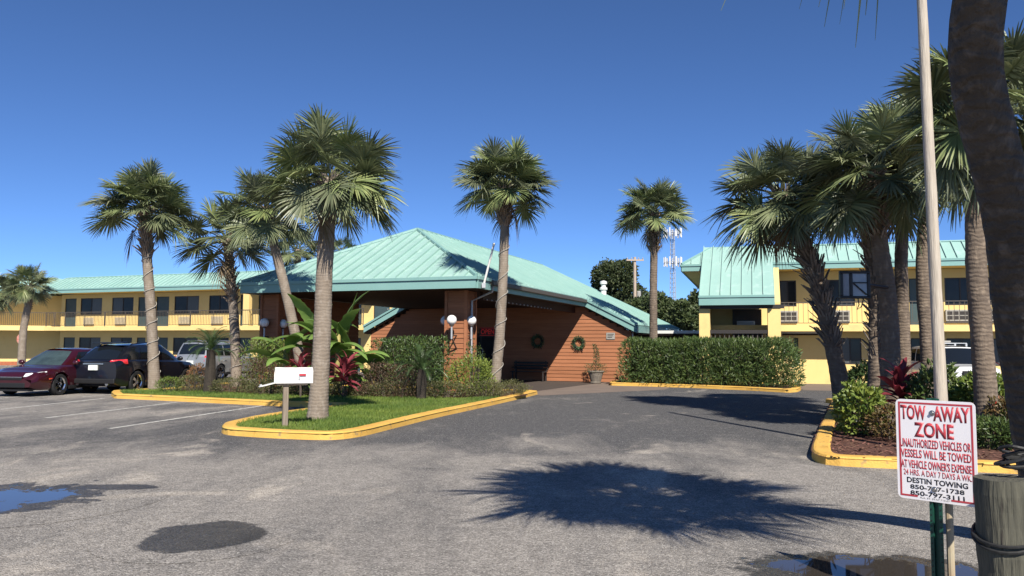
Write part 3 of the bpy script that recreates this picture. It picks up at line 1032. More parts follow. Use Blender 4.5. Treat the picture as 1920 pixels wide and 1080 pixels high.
def text_mesh(txt, name, material, width, height, bold=0.0, extrude=0.001):
    cu = bpy.data.curves.new(name, 'FONT')
    cu.body = txt
    cu.size = 1.0
    cu.offset = bold
    cu.extrude = 0.0
    cu.resolution_u = 4
    to = bpy.data.objects.new(name, cu)
    COL.objects.link(to)
    dg = bpy.context.evaluated_depsgraph_get()
    dg.update()
    me = bpy.data.meshes.new_from_object(to.evaluated_get(dg))
    bpy.data.objects.remove(to)
    bpy.data.curves.remove(cu)
    xs = [v.co.x for v in me.vertices]
    ys = [v.co.y for v in me.vertices]
    x0, x1, y0, y1 = min(xs), max(xs), min(ys), max(ys)
    for v in me.vertices:      # stands in the x-z plane, facing -y, centred
        x = ((v.co.x - x0) / (x1 - x0) - 0.5) * width
        z = ((v.co.y - y0) / (y1 - y0) - 0.5) * height
        v.co = (x, 0, z)
    me.materials.clear()
    me.materials.append(MATS[material])
    bm = bmesh.new()
    bm.from_mesh(me)
    r = bmesh.ops.extrude_face_region(bm, geom=bm.faces[:])
    bmesh.ops.translate(bm, verts=[v for v in r['geom'] if isinstance(v, bmesh.types.BMVert)], vec=(0, -extrude, 0))
    bmesh.ops.recalc_face_normals(bm, faces=bm.faces)
    bm.to_mesh(me)
    bm.free()
    me.name = name
    return me
p = wall_at(914, 622, 12.34)
t = thing('open_sign', 'red OPEN sign over the lobby door in deep shade', 'sign', p, -TH)
MB().box(-0.42, 0.42, 0, 0.03, -0.2, 0.2).build('back_panel', 'frame_dark', t)
inst(text_mesh('OPEN', 'lettering', 'neon_red', 0.7, 0.24, 0.01, 0.006), 'lettering', t, (0, -0.002, 0))
MB().box(-0.40, 0.40, -0.008, 0, 0.165, 0.185).build('border', 'neon_red', t)
MB().box(-0.40, 0.40, -0.008, 0, -0.185, -0.165).build('border', 'neon_red', t)
b = thing('bench', 'dark bench in the shade against the lobby wall', 'bench', LW(-2.6, 11.95), -TH)
for k in range(4):
    MB().box(-0.85, 0.85, -0.24 + k * 0.12, -0.14 + k * 0.12, 0.43, 0.46).build('seat_slat', 'frame_dark', b)
for k in range(3):
    MB().box(-0.85, 0.85, 0.22, 0.25, 0.55 + k * 0.13, 0.64 + k * 0.13).build('back_slat', 'frame_dark', b)
for x in (-0.75, 0.75):
    for y in (-0.2, 0.23):
        MB().box(x - 0.03, x + 0.03, y - 0.03, y + 0.03, 0.0, 0.43 if y < 0 else 0.95).build('leg', 'frame_dark', b)
    MB().box(x - 0.03, x + 0.03, -0.25, 0.2, 0.62, 0.66).build('armrest', 'frame_dark', b)
# white bare flag pole bracketed to the fascia corner
a, c = AT(907, 534, 25.75), AT(926, 458, 25.6)
t = thing('flag_pole', 'bare white pole leaning out from the portico fascia corner', 'pole', a)
MB().tube([(0, 0, 0), c - a], 0.035, 10).build('pole', 'white_metal', t)
MB().ball(c - a, 0.05, 10, 8).build('finial', 'white_metal', t)
MB().box(-0.06, 0.06, -0.06, 0.16, -0.1, 0.06).build('bracket', 'galv', t)

# ---------------------------------------------------------------- low link building between lobby and right wing
lk = thing('link_building', 'low flat roofed link with white fascia between lobby and right wing', 'building', LW(2.6, 15.5), -TH)
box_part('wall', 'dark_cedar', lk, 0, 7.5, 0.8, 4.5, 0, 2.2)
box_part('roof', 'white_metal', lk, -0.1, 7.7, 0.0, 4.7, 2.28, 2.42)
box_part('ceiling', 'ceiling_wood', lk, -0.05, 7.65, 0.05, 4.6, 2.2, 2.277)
box_part('wall_cap', 'cedar', lk, 0, 7.5, 0.7, 0.797, 1.2, 1.32)

# ---------------------------------------------------------------- two storey motel wings
def wall_cells(parent, s0, s1, z0, z1, holes, t0, t1, material):
    xs = sorted(set([s0, s1] + [h[0] for h in holes] + [h[1] for h in holes]))
    zs = sorted(set([z0, z1] + [h[2] for h in holes] + [h[3] for h in holes]))
    vs, fs = [], []
    m = MB()
    # merge cells per row band into runs
    for zi in range(len(zs) - 1):
        za, zb = zs[zi], zs[zi + 1]
        run = None
        for xi in range(len(xs) - 1):
            xa, xb = xs[xi], xs[xi + 1]
            hole = any(h[0] - 1e-6 <= xa and xb <= h[1] + 1e-6 and h[2] - 1e-6 <= za and zb <= h[3] + 1e-6 for h in holes)
            if hole:
                if run:
                    m.box(run[0], run[1], t0, t1, za, zb)
                run = None
            else:
                run = (run[0], xb) if run else (xa, xb)
        if run:
            m.box(run[0], run[1], t0, t1, za, zb)
    # drop coincident inner faces so that cells read as one wall
    o = m.build('wall', material, parent)
    bm = bmesh.new()
    bm.from_mesh(o.data)
    bmesh.ops.remove_doubles(bm, verts=bm.verts, dist=1e-5)
    bm.to_mesh(o.data)
    bm.free()
    return o
def window(parent, a, b, z0, z1, t, flip=False, mullion=True):
    f = MB()
    w = 0.05
    f.box(a, b, t + 0.02, t + 0.09, z0, z0 + w).box(a, b, t + 0.02, t + 0.09, z1 - w, z1)
    f.box(a, a + w, t + 0.021, t + 0.089, z0 + w, z1 - w).box(b - w, b, t + 0.021, t + 0.089, z0 + w, z1 - w)
    c = (a + b) / 2
    if mullion:
        f.box(c - 0.025, c + 0.025, t + 0.021, t + 0.089, z0 + w, z1 - w)
    o = f.build('window', 'frame_dark', parent)
    e = 0.025 if mullion else 0
    r = random.random()
    for k, (p, q) in enumerate(((a + w, c - e), (c + e, b - w))):
        MB().box(p, q, t + 0.05, t + 0.06, z0 + w, z1 - w).build('pane', 'curtain_glass' if (k == 0) == flip and r < 0.75 else 'glass_dark', o)
def door(parent, a, b, z0, z1, t):
    d = MB().box(a + 0.04, b - 0.04, t + 0.06, t + 0.11, z0 + 0.01, z1 - 0.04).build('door', 'door_grey', parent)
    MB().ball((b - 0.14, t + 0.03, z0 + 1.0), 0.035, 8, 6).build('handle', 'galv', d)
    f = MB().box(a, a + 0.04, t + 0.03, t + 0.12, z0, z1).box(b - 0.04, b, t + 0.03, t + 0.12, z0, z1).box(a + 0.04, b - 0.04, t + 0.03, t + 0.12, z1 - 0.04, z1)
    f.build('door_frame', 'frame_dark', parent)
def aircon(parent, a, b, z0, z1, t, material, grid=False):
    o = MB().box(a, b, t - 0.10, t + 0.05, z0, z1).build('air_conditioner', material, parent, bevel=0.01)
    m = MB()
    if grid:
        for i in range(4):
            x = a + 0.05 + (b - a - 0.1) * i / 4
            for j in range(2):
                z = z0 + 0.05 + (z1 - z0 - 0.1) * j / 2
                m.box(x + 0.015, x + (b - a - 0.1) / 4 - 0.015, t - 0.106, t - 0.1, z + 0.02, z + (z1 - z0 - 0.1) / 2 - 0.02)
        m.build('grille', 'frame_dark', o)
    else:
        for j in range(6):
            z = z0 + 0.06 + (z1 - z0 - 0.1) * j / 6
            m.box(a + 0.04, b - 0.04, t - 0.106, t - 0.1, z, z + 0.02)
        m.build('grille', 'ac_grey', o)
    MB().box(a + 0.02, b - 0.02, t - 0.09, t, z0 - 0.05, z0 - 0.003).build('bracket', 'frame_dark', o)
def railing(parent, s0, s1, t, z0, z1, step, name='railing', each=False):
    r = MB().box(s0, s1, t - 0.02, t + 0.02, z1 - 0.035, z1).box(s0, s1, t - 0.015, t + 0.015, z0 + 0.07, z0 + 0.1)
    n = max(1, round((s1 - s0) / 1.9))
    for i in range(n + 1):
        x = s0 + (s1 - s0) * i / n
        x = min(max(x, s0 + 0.02), s1 - 0.02)
        r.box(x - 0.022, x + 0.022, t - 0.022, t + 0.022, z0, z1 - 0.045)
    o = r.build(name, 'rail_metal', parent)
    k = int((s1 - s0) / step)
    if each:
        me = MB().box(-0.02, 0.02, -0.02, 0.02, z0 + 0.1, z1 - 0.045).mesh('baluster', 'rail_metal')
        for i in range(1, k):
            inst(me, 'baluster', o, (s0 + (s1 - s0) * i / k, t, 0))
    else:
        b = MB()
        for i in range(1, k):
            x = s0 + (s1 - s0) * i / k
            b.box(x - 0.009, x + 0.009, t - 0.009, t + 0.009, z0 + 0.1, z1 - 0.045)
        b.build('balusters', 'rail_metal', o, kind='stuff')
    return o
def motel(name, label, O, yaw, s0, s1, up, low, zfl, zeave, zrail, over=1.6, ext=(1.5, 0.6), depth=8.5, step=0.42, wallmat='yellow_paint', acmat='ac_metal', grid=False, rails=None, ztop=6.45, runw=1.7, bal=0.13):
    B = thing(name, label, 'building', O, -yaw)
    zs = zfl - 0.28
    holes = []
    for kind, a, b in up:
        holes.append((a, b, zfl + (0.0 if kind == 'd' else 0.88), zfl + 2.08))
    for kind, a, b in low:
        holes.append((a, b, 0.0 if kind == 'd' else 0.9, 2.08))
    wall_cells(B, s0, s1, 0, zeave, holes, 0.0, 0.2, wallmat)
    box_part('wall', wallmat, B, s0, s0 + 0.2, 0.2, depth, 0, zeave)
    box_part('wall', wallmat, B, s1 - 0.2, s1, 0.2, depth, 0, zeave)
    box_part('wall', wallmat, B, s0, s1, depth, depth + 0.2, 0, zeave)
    box_part('interior', 'frame_dark', B, s0 + 0.21, s1 - 0.21, 0.21, 0.3, 0.01, zeave - 0.01)
    for i, (h, (kind, a, b)) in enumerate(zip(holes, list(up) + list(low))):
        if kind == 'd':
            door(B, h[0], h[1], h[2], h[3], 0.0)
        else:
            window(B, h[0], h[1], h[2], h[3], 0.0, flip=i % 2 == 0)
            if i < len(up) and b - a > 0.7:
                c = (a + b) / 2 - 0.1
                wd = 0.5 if not grid else 0.52
                aircon(B, c - wd, c + wd, zfl + 0.18, zfl + 0.68, 0.0, acmat, grid)
    box_part('walkway', wallmat, B, s0 - 0.1, s1, -over, -0.003, zs, zfl)
    for a, b in (rails or [(s0, s1)]):
        railing(B, a, b, -over + 0.06, zfl, zrail, bal)
    # mansard roof
    te, tb, sl, sr = -over - 0.15, depth + 1.6, s0 - ext[0], s1 + ext[1]
    rise, run = ztop - zeave - 0.32, runw
    kk = rise / run
    z0 = zeave + 0.32
    fr = [(sl, te), (sr, te), (sr - run, te + run), (sl + run, te + run)]
    roof_plane(B, fr, lambda s, t: z0 + kk * (t - te), 0, step)
    roof_plane(B, [(sl, te), (sl + run, te + run), (sl + run, tb - run), (sl, tb)], lambda s, t: z0 + kk * (s - sl), 1, step)
    roof_plane(B, [(sr, te), (sr - run, te + run), (sr - run, tb - run), (sr, tb)], lambda s, t: z0 + kk * (sr - s), 1, step)
    roof_plane(B, [(sl, tb), (sr, tb), (sr - run, tb - run), (sl + run, tb - run)], lambda s, t: z0 + kk * (tb - t), 0, 3.0, rib=False)
    box_part('roof_top', 'roof_trim', B, sl + run + .01, sr - run - .01, te + run + .01, tb - run - .01, ztop - 0.1, ztop - 0.03)
    cap(B, (sl, te, z0 + .02), (sl + run, te + run, ztop + .01), 0.06)
    cap(B, (sl + run, te + run, ztop + .01), (sr - run, te + run, ztop + .01), 0.06)
    box_part('fascia', 'roof_trim', B, sl, sr, te - 0.04, te + 0.03, zeave, zeave + 0.22)
    box_part('drip_edge', 'roof_trim', B, sl - 0.04, sr + .04, te - 0.08, te + 0.02, zeave + 0.223, zeave + 0.315)
    box_part('fascia', 'roof_trim', B, sl - 0.04, sl + 0.03, te + 0.032, tb, zeave, zeave + 0.22)
    box_part('drip_edge', 'roof_trim', B, sl - 0.08, sl + 0.02, te + 0.022, tb, zeave + 0.223, zeave + 0.315)
    box_part('soffit', wallmat, B, sl + 0.031, sr, te + 0.031, tb, zeave + 0.02, zeave + 0.06)
    return B
# left wing behind the parked cars; railing on local t = -1.6
AO = Vector((-25.763, 54.8, 0)) + VV * 1.25
sa = lambda px: on_plane(px, 600, AO, TH, 0).x
upA = [('d', sa(121), sa(142)), ('w', sa(150), sa(190)), ('w', sa(209), sa(249)), ('d', sa(258), sa(274)), ('d', sa(292), sa(316)), ('w', sa(326), sa(372)), ('w', sa(391), sa(430)), ('d', sa(450), sa(471))]
UP2 = upA[4][1] - upA[0][1]
allA = list(upA)
for k in (2, 3):
    allA += [(q, a + UP2 * k, b + UP2 * k) for q, a, b in upA[:4]]
s0A = sa(114)
A_ = motel('motel_wing', 'yellow two storey motel wing with long balcony behind the parked cars', AO, TH, s0A, s0A + 26.5, allA, allA, 2.83, 5.2, 3.86, over=1.25)
box_part('column', 'yellow_paint', A_, sa(478), sa(489), -1.19, -0.9, 2.83, 5.2)
# far left wing
WO = AT(60, 650, 60.0)
WO.z = 0
upB = [('w', -14, -12), ('d', -11, -10), ('w', -8.8, -6.8), ('w', -4.6, -3.4)]
B_ = motel('motel_wing', 'far yellow motel wing at left edge behind the small palm', WO, RAD(-12), -16, 2.2, upB, [], 2.83, 5.2, 3.86, over=2.3, ext=(0.5, 1.2), depth=7)
box_part('plinth', 'brick_base', B_, -16, 2.2, -0.06, -0.003, 0.0, 0.28)
# right wing
CO = AT(1520, 720, 36.7)
CO.z = 0
TC = RAD(17)
sc_ = lambda px, t=0.0: on_plane(px, 600, CO, TC, t).x
upC = [('w', sc_(1462), sc_(1494)), ('w', sc_(1546), sc_(1604)), ('w', sc_(1640), sc_(1682)), ('d', sc_(1706), sc_(1745)), ('w', sc_(1773), sc_(1832)), ('w', sc_(1850), sc_(1900)), ('d', sc_(1910), sc_(1940))]
TF = -3.65
s0C = sc_(1311, TF + .3)
lowC = [('w', sc_(1462), sc_(1496)), ('w', sc_(1572), sc_(1614)), ('w', sc_(1640), sc_(1682)), ('d', sc_(1706), sc_(1745)), ('w', sc_(1773), sc_(1832)), ('w', sc_(1850), sc_(1900)), ('d', sc_(1910), sc_(1940))]
C_ = motel('motel_wing', 'yellow two storey motel wing at right behind the palm cluster with a stair canopy', CO, TC, s0C, s0C + 26, upC, lowC, 2.64, 5.12, 3.66, over=1.2, ext=(s0C - sc_(1279, -1.35), 0.6), acmat='ac_grey', grid=True,
           rails=[(sc_(1462, -1.2), s0C + 26)], ztop=6.3, runw=1.25, bal=0.2)
# stair canopy: the roof slope carried down over an outside stair
cl, cr = sc_(1311, TF), sc_(1452, TF)
te = -1.35
z0 = 5.12 + 0.32
kk = (6.3 - 5.44) / 1.25
kc = 0.72
zc = lambda s, t: z0 + 0.06 + (kc * (t - te) if t < te else kk * (t - te))
roof_plane(C_, [(cl, TF), (cr, TF), (cr, te), (cl, te)], zc, 0, (cr - cl) / 7)
roof_plane(C_, [(cl, te), (cr, te), (cr, te + 1.25), (cl, te + 1.25)], zc, 0, (cr - cl) / 7)
zlow = zc(0, TF)
box_part('fascia', 'roof_trim', C_, cl, cr, TF - 0.04, TF + 0.03, zlow - 0.42, zlow - 0.10)
box_part('drip_edge', 'roof_trim', C_, cl - .03, cr + .03, TF - 0.08, TF + 0.02, zlow - 0.097, zlow - 0.005)
for s in (cl - 0.03, cr - 0.03):
    m = MB().prism([(s, TF + .03, zlow - 0.42), (s, TF + .03, zlow - .04), (s, te, zc(0, te) - .04), (s, te, zc(0, te) - .42)], (0.06, 0, 0))
    fix_normals(m.build('fascia', 'roof_trim', C_))
box_part('lintel', 'frame_dark', C_, cl + .02, cr + .4, TF + 0.25, TF + 0.4, zlow - 0.56, zlow - 0.40)
pl0, pl1 = sc_(1311, TF + .3), sc_(1331, TF + .3)
box_part('pier', 'yellow_paint', C_, pl0, pl1, TF + 0.28, TF + 0.9, 0, zlow - 0.45)
m = MB().prism([(pl0, TF + 0.9, 0), (pl0, TF + 0.9, zlow - 0.45), (pl0, -0.01, zlow + 1.0), (pl0, -0.01, 0)], (0.12, 0, 0))
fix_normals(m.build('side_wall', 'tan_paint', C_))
pr0, pr1 = sc_(1437, TF + .3), sc_(1461, TF + .3)
m = MB().prism([(pr0 + .06, TF + 0.28, 0), (pr0 + .06, TF + 0.28, zlow - 0.3), (pr0 + .06, te - .06, zc(0, te) - 0.3), (pr0 + .06, te - .06, 0)], (pr1 - pr0, 0, 0))
fix_normals(m.build('side_wall', 'yellow_paint', C_))
zlan = 1.25
box_part('landing', 'concrete', C_, pl1 + .01, pr0 - .01, TF + 0.3, -0.02, zlan - 0.15, zlan)
rr = railing(C_, pl1 + .02, pr0 + .02, TF + 0.42, zlan, 2.36, 0.185, 'stair_railing', each=True)
box_part('top_rail', 'frame_dark', C_, pl1 - .1, pr0 + .05, TF + 0.33, TF + 0.38, 2.22, 2.37)
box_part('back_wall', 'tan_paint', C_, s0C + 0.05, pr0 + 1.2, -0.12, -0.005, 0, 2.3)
box_part('doorway', 'frame_dark', C_, s0C + 1.3, s0C + 2.6, -0.16, -0.121, zlan, 3.4)
aircon(C_, s0C + 1.5, s0C + 2.3, 2.45, 2.85, -0.2, 'white_metal')
# ---------------------------------------------------------------- sabal palms
def frond_mesh(e0, seed, material='palm_leaf', nl=58, dead=False, ws=1.0):
    """one fan shaped leaf, unit long: stalk, short curved rib, a round fan of split blades"""
    R = random.Random(seed)
    m, ti = MB(), []
    pts, ang = [Vector((0, 0, 0))], e0
    Lp, Lc = 0.44, 0.20
    bend = RAD(20) + R.uniform(-0.1, 0.25)
    n1, n2 = 5, 5
    for i in range(n1):
        ang -= bend * 0.4 / n1
        pts.append(pts[-1] + Vector((math.cos(ang), 0, math.sin(ang))) * Lp / n1)
    cost = [(pts[-1].copy(), ang)]
    for i in range(n2):
        ang -= bend * 1.0 / n2
        pts.append(pts[-1] + Vector((math.cos(ang), 0, math.sin(ang))) * Lc / n2)
        cost.append((pts[-1].copy(), ang))
    n0 = len(m.v)
    m.tube(pts, [0.016] * 2 + [0.011] * (n1 - 1) + [0.007] * n2, 4)
    ti += [0.2] * (len(m.v) - n0)
    roll = R.uniform(-0.75, 0.75)
    cup = R.uniform(-0.10, 0.30)
    for i in range(nl):
        w = -1 + 2 * (i + 0.5) / nl + R.uniform(-0.008, 0.008)
        aw = abs(w)
        k = (1 - aw) ** 0.8 * (len(cost) - 1) * 0.97
        ki = min(int(k), len(cost) - 2)
        o_ = cost[ki][0].lerp(cost[ki + 1][0], k - ki)
        an = cost[ki][1]
        T = Vector((math.cos(an), 0, math.sin(an)))
        Nn = Vector((-math.sin(an), 0, math.cos(an)))
        S2 = Vector((0, 1, 0)) * math.cos(roll) + Nn * math.sin(roll)
        N2 = Nn * math.cos(roll) - Vector((0, 1, 0)) * math.sin(roll)
        ph = w * RAD(140)
        d = (T * math.cos(ph) + S2 * math.sin(ph) + N2 * (cup + R.uniform(-0.08, 0.08))).normalized()
        l = (0.46 - 0.10 * aw ** 2) * R.uniform(0.88, 1.06)
        droop = R.uniform(0.05, 0.26)
        if R.random() < 0.12:
            droop *= 2.2
        if dead:
            l *= 0.8
            droop += 0.5
        sd = d.cross(N2)
        sd = sd.normalized() if sd.length > 1e-3 else Vector((0, 1, 0))
        tw = R.uniform(-0.6, 0.6)
        sd = (sd * math.cos(tw) + d.cross(sd) * math.sin(tw)).normalized()
        tv = min(1, max(0, R.gauss(0.5, 0.24)))
        o = len(m.v)
        sd = sd * ws
        for f, wd in ((0.0, 0.006), (0.32, 0.0135), (0.62, 0.0112), (0.85, 0.0065), (1.0, 0.0012)):
            p = o_ + d * (l * f) + Vector((0, 0, -1)) * (droop * l * f ** 3.0)
            m.v += [tuple(p + sd * wd), tuple(p - sd * wd)]
            ti += [tv, tv]
        for q in range(4):
            m.f.append((o + 2 * q, o + 2 * q + 1, o + 2 * q + 3, o + 2 * q + 2))
    return m.mesh('frond', material, False, ti)
ELEV = [78, 58, 38, 18, -2, -24, -46]
FR = {e: [frond_mesh(RAD(e), e * 10 + k) for k in range(3)] for e in ELEV}
FR_FINE = [frond_mesh(RAD(e), 700 + e, 'palm_leaf', 80, False, 0.45) for e in (-12, -20)]
FR_DEAD = [frond_mesh(RAD(-50), 900 + k, 'palm_leaf_old', 30, True) for k in range(2)]
palm_count = [0]
def palm(label, path, rad, crown_r, Y=None, n=38, boots=(0.0, 0.0), boot_len=0.22, boot_n=60, tmat='palm_trunk', bmat='boot', seed=1, emin=-40, emax=85, dead=0, cable=None, group=None, z0=0.1, flare=1.25, low_bias=1.0, taper=0.12, extra=None):
    """path: list of (px, py, Y) pixels with depth, or world points; the trunk follows them"""
    R = random.Random(seed)
    pts = []
    for p in path:
        pts.append(Vector(p) if isinstance(p, Vector) else AT(p[0], p[1], p[2]))
    pts[0].z = z0 - 0.03
    base = pts[0].copy()
    T = thing('palm_tree', label, 'palm tree', base, 0, group or 'sabal palms around the car park')
    loc = [p - base for p in pts]
    # smooth resample
    cm = []
    for i in range(len(loc) - 1):
        p0, p1, p2, p3 = loc[max(i - 1, 0)], loc[i], loc[i + 1], loc[min(i + 2, len(loc) - 1)]
        for k in range(16):
            t = k / 16
            cm.append(0.5 * ((2 * p1) + (p2 - p0) * t + (2 * p0 - 5 * p1 + 4 * p2 - p3) * t * t + (3 * p1 - p0 - 3 * p2 + p3) * t ** 3))
    cm.append(loc[-1])
    H = cm[-1].z
    fine = []
    nr = max(30, int(H / 0.07))
    cum = [0]
    for i in range(1, len(cm)):
        cum.append(cum[-1] + (cm[i] - cm[i - 1]).length)
    def at(d):
        d = max(0, min(cum[-1], d))
        for i in range(1, len(cm)):
            if d <= cum[i]:
                return cm[i - 1].lerp(cm[i], (d - cum[i - 1]) / max(1e-9, cum[i] - cum[i - 1]))
        return cm[-1]
    ring, rr = [], []
    for i in range(nr + 1):
        f = i / nr
        ring.append(at(cum[-1] * f))
        k = 1 + (flare - 1) * math.exp(-f * 9) - taper * f
        rr.append(rad * k * (1 + 0.014 * math.sin(i * 2.2 + seed) + 0.014 * R.uniform(-1, 1)))
    MB().tube(ring, rr, 16, True, 0.05, seed).build('trunk', tmat, T, smooth=True)
    top = cm[-1]
    # old leaf bases
    if boot_n and boots[1] > boots[0]:
        m = MB()
        for i in range(boot_n):
            f = boots[0] + (boots[1] - boots[0]) * (i + R.random()) / boot_n
            p = at(cum[-1] * f)
            tg = (at(cum[-1] * f + 0.1) - at(cum[-1] * f - 0.1)).normalized()
            a = i * 2.39996 + R.uniform(-0.25, 0.25)
            o_ = Vector((math.cos(a), math.sin(a), 0))
            o_ = (o_ - tg * o_.dot(tg)).normalized()
            sd = tg.cross(o_)
            L_ = boot_len * R.uniform(0.65, 1.25)
            out = R.uniform(0.35, 0.85) if R.random() < 0.8 else R.uniform(0.7, 1.1)
            di = (tg * math.cos(out) + o_ * math.sin(out)).normalized()
            nm = sd.cross(di)
            b0 = p + o_ * rad * 0.78
            wd = rad * R.uniform(0.28, 0.42)
            for sg in (-1, 1):               # the split foot of a leaf base
                s1, s2 = b0 + sd * (sg * wd * 0.15), b0 + sd * (sg * wd)
                e1 = b0 + di * L_ + sd * (sg * wd * 0.25)
                e2 = b0 + di * L_ * R.uniform(0.85, 1.05) + sd * (sg * wd * 0.7)
                th = nm * (-0.024)
                m.add([s1, s2, e2, e1, s1 + th, s2 + th, e2 + th * 0.5, e1 + th * 0.5],
                      [(0, 1, 2, 3), (7, 6, 5, 4), (0, 4, 5, 1), (1, 5, 6, 2), (2, 6, 7, 3), (3, 7, 4, 0)])
        m.build('boots', bmat, T, kind='stuff')
    # crown
    Lf = crown_r / 1.0
    for i in range(n):
        f = (i + 0.5) / n
        e = emax - (emax - emin) * f ** 0.85 + R.uniform(-7, 7)
        az = i * 2.39996 + seed * 1.7 + R.uniform(-0.3, 0.3)
        cls = min(ELEV, key=lambda c: abs(c - e))
        me = R.choice(FR[cls])
        s = Lf * R.uniform(0.82, 1.08) * (0.86 + 0.14 * math.cos(RAD(max(e, 0))))
        rz = 0.12 * (1 - f)
        rr_ = rad * 0.55
        inst(me, 'frond', T, top + Vector((math.cos(az) * rr_, math.sin(az) * rr_, rz - 0.12 * f)), (R.uniform(-0.3, 0.3), RAD(cls - e) + R.uniform(-0.08, 0.08), az), (s, s * R.uniform(0.9, 1.12), s))
    for (e, az, s) in (extra or []):
        cls = min(ELEV, key=lambda c: abs(c - e))
        inst(FR[cls][1] if s < 2 else FR_FINE[0 if e > -16 else 1], 'frond', T, top, (0.1, RAD(cls - e) if s < 2 else 0, az), s)
    for i in range(dead):
        az = i * 2.1 + seed
        inst(R.choice(FR_DEAD), 'dead_frond', T, top + Vector((0, 0, -0.25)), (0, R.uniform(0, 0.4), az), Lf * 0.8)
    if cable:
        m = []
        turns, a0, a1 = cable
        for i in range(90):
            f = a0 + (a1 - a0) * i / 89
            p = at(cum[-1] * f)
            a = 2 * PI * turns * i / 89 + 0.6 * math.sin(i * 0.3)
            k = rad * (1 + (flare - 1) * math.exp(-f * 9) - 0.12 * f) * 1.10 + 0.012
            m.append(p + Vector((math.cos(a) * k, math.sin(a) * k, 0)))
        MB().tube(m, 0.011, 5).build('cable', 'cable', T)
    palm_count[0] += 1
    return T
def P_(l, Y):
    return [(x, y, Y) for x, y in l]
palm('palm with pale ringed trunk behind the kerb tip by the black car', P_([(290, 731), (284, 600), (276, 490), (270, 392)], 27), 0.17, 1.78, n=46, boots=(0.72, 0.97), boot_n=90, boot_len=0.34, seed=3, emin=-16, dead=1, cable=(7, 0.1, 0.75))
palm('short palm with shaggy trunk top left of the lobby roof', P_([(444, 725), (439, 600), (434, 540), (426, 448)], 29), 0.175, 1.95, n=23, boots=(0.55, 1.0), boot_n=75, boot_len=0.34, seed=11, emin=-26, dead=1, cable=(4, 0.05, 0.5))
palm('palm leaning left in front of the lobby roof', P_([(572, 740), (556, 640), (533, 535), (512, 450), (504, 392)], 26), 0.165, 1.6, n=36, boots=(0.86, 1.0), boot_n=34, seed=17, emin=-40, tmat='palm_trunk')
palm('tall palm standing in the grass next to the mailbox', P_([(595, 790), (603, 650), (608, 520), (613, 430), (619, 335)], 16.4), 0.185, 1.48, n=48, boots=(0.8, 1.0), boot_n=70, boot_len=0.2, seed=23, emin=-30, dead=1, tmat='palm_trunk', bmat='boot_dark', flare=1.18,
     extra=[(0, -0.2, 1.62), (-24, 0.15, 1.55)])
palm('palm by the driveway in front of the portico corner with wound cable', P_([(925, 748), (936, 640), (943, 520), (947, 400), (946, 350)], 25.4), 0.16, 1.72, n=50, boots=(0.80, 0.97), boot_n=90, boot_len=0.32, seed=31, emin=-14, dead=2, cable=(6, 0.02, 0.72))
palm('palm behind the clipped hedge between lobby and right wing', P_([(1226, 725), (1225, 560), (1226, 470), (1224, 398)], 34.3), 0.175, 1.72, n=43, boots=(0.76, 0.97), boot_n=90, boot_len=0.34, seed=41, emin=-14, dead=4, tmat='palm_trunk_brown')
palm('small distant palm at the left edge in front of far wing', P_([(40, 690), (44, 620), (54, 565), (55, 535)], 42), 0.19, 1.32, n=38, boots=(0.72, 1.0), boot_n=41, seed=47, emin=-36, tmat='palm_trunk')
palm('distant palm cut by the left edge of the picture', P_([(-22, 690), (-18, 620), (-14, 545)], 45), 0.19, 1.5, n=34, boots=(0.8, 1.0), boot_n=34, seed=53, emin=-36)
palm('palm crown showing behind lobby roof, left of the tall palm', P_([(560, 700), (560, 560), (558, 468)], 42), 0.19, 1.5, n=30, seed=59, boot_n=0)
palm('small palm crown peeking over the lobby roof', P_([(642, 700), (642, 560), (640, 470)], 56), 0.19, 1.3, n=30, seed=61, boot_n=0)
# cluster on the right island
GRP = 'palms in the right island cluster'
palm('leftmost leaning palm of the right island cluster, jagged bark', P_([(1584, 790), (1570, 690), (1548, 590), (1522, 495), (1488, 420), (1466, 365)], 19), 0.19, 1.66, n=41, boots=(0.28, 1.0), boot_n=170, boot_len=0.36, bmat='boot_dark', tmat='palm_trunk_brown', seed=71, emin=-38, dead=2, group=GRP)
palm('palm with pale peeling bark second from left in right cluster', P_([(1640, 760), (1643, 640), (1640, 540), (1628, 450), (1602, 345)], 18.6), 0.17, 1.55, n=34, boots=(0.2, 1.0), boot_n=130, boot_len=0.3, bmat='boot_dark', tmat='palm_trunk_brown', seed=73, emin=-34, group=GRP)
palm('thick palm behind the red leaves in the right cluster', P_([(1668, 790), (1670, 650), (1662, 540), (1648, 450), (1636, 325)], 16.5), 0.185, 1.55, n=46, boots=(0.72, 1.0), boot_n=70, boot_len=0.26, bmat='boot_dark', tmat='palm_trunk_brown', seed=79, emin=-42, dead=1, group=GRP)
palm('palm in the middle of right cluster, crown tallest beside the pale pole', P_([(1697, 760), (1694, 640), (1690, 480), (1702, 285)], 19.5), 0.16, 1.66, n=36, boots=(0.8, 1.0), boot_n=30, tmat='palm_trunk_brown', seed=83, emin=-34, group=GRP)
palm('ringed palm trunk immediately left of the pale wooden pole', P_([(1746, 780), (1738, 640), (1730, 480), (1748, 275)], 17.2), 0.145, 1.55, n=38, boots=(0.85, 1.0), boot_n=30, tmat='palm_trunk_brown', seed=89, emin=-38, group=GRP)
palm('ringed palm between the pale pole and the dark foreground trunk', P_([(1853, 800), (1840, 620), (1830, 480), (1832, 330), (1850, 205)], 13.2), 0.17, 1.62, n=46, boots=(0.9, 1.0), boot_n=24, tmat='palm_trunk_brown', seed=97, emin=-50, group=GRP)
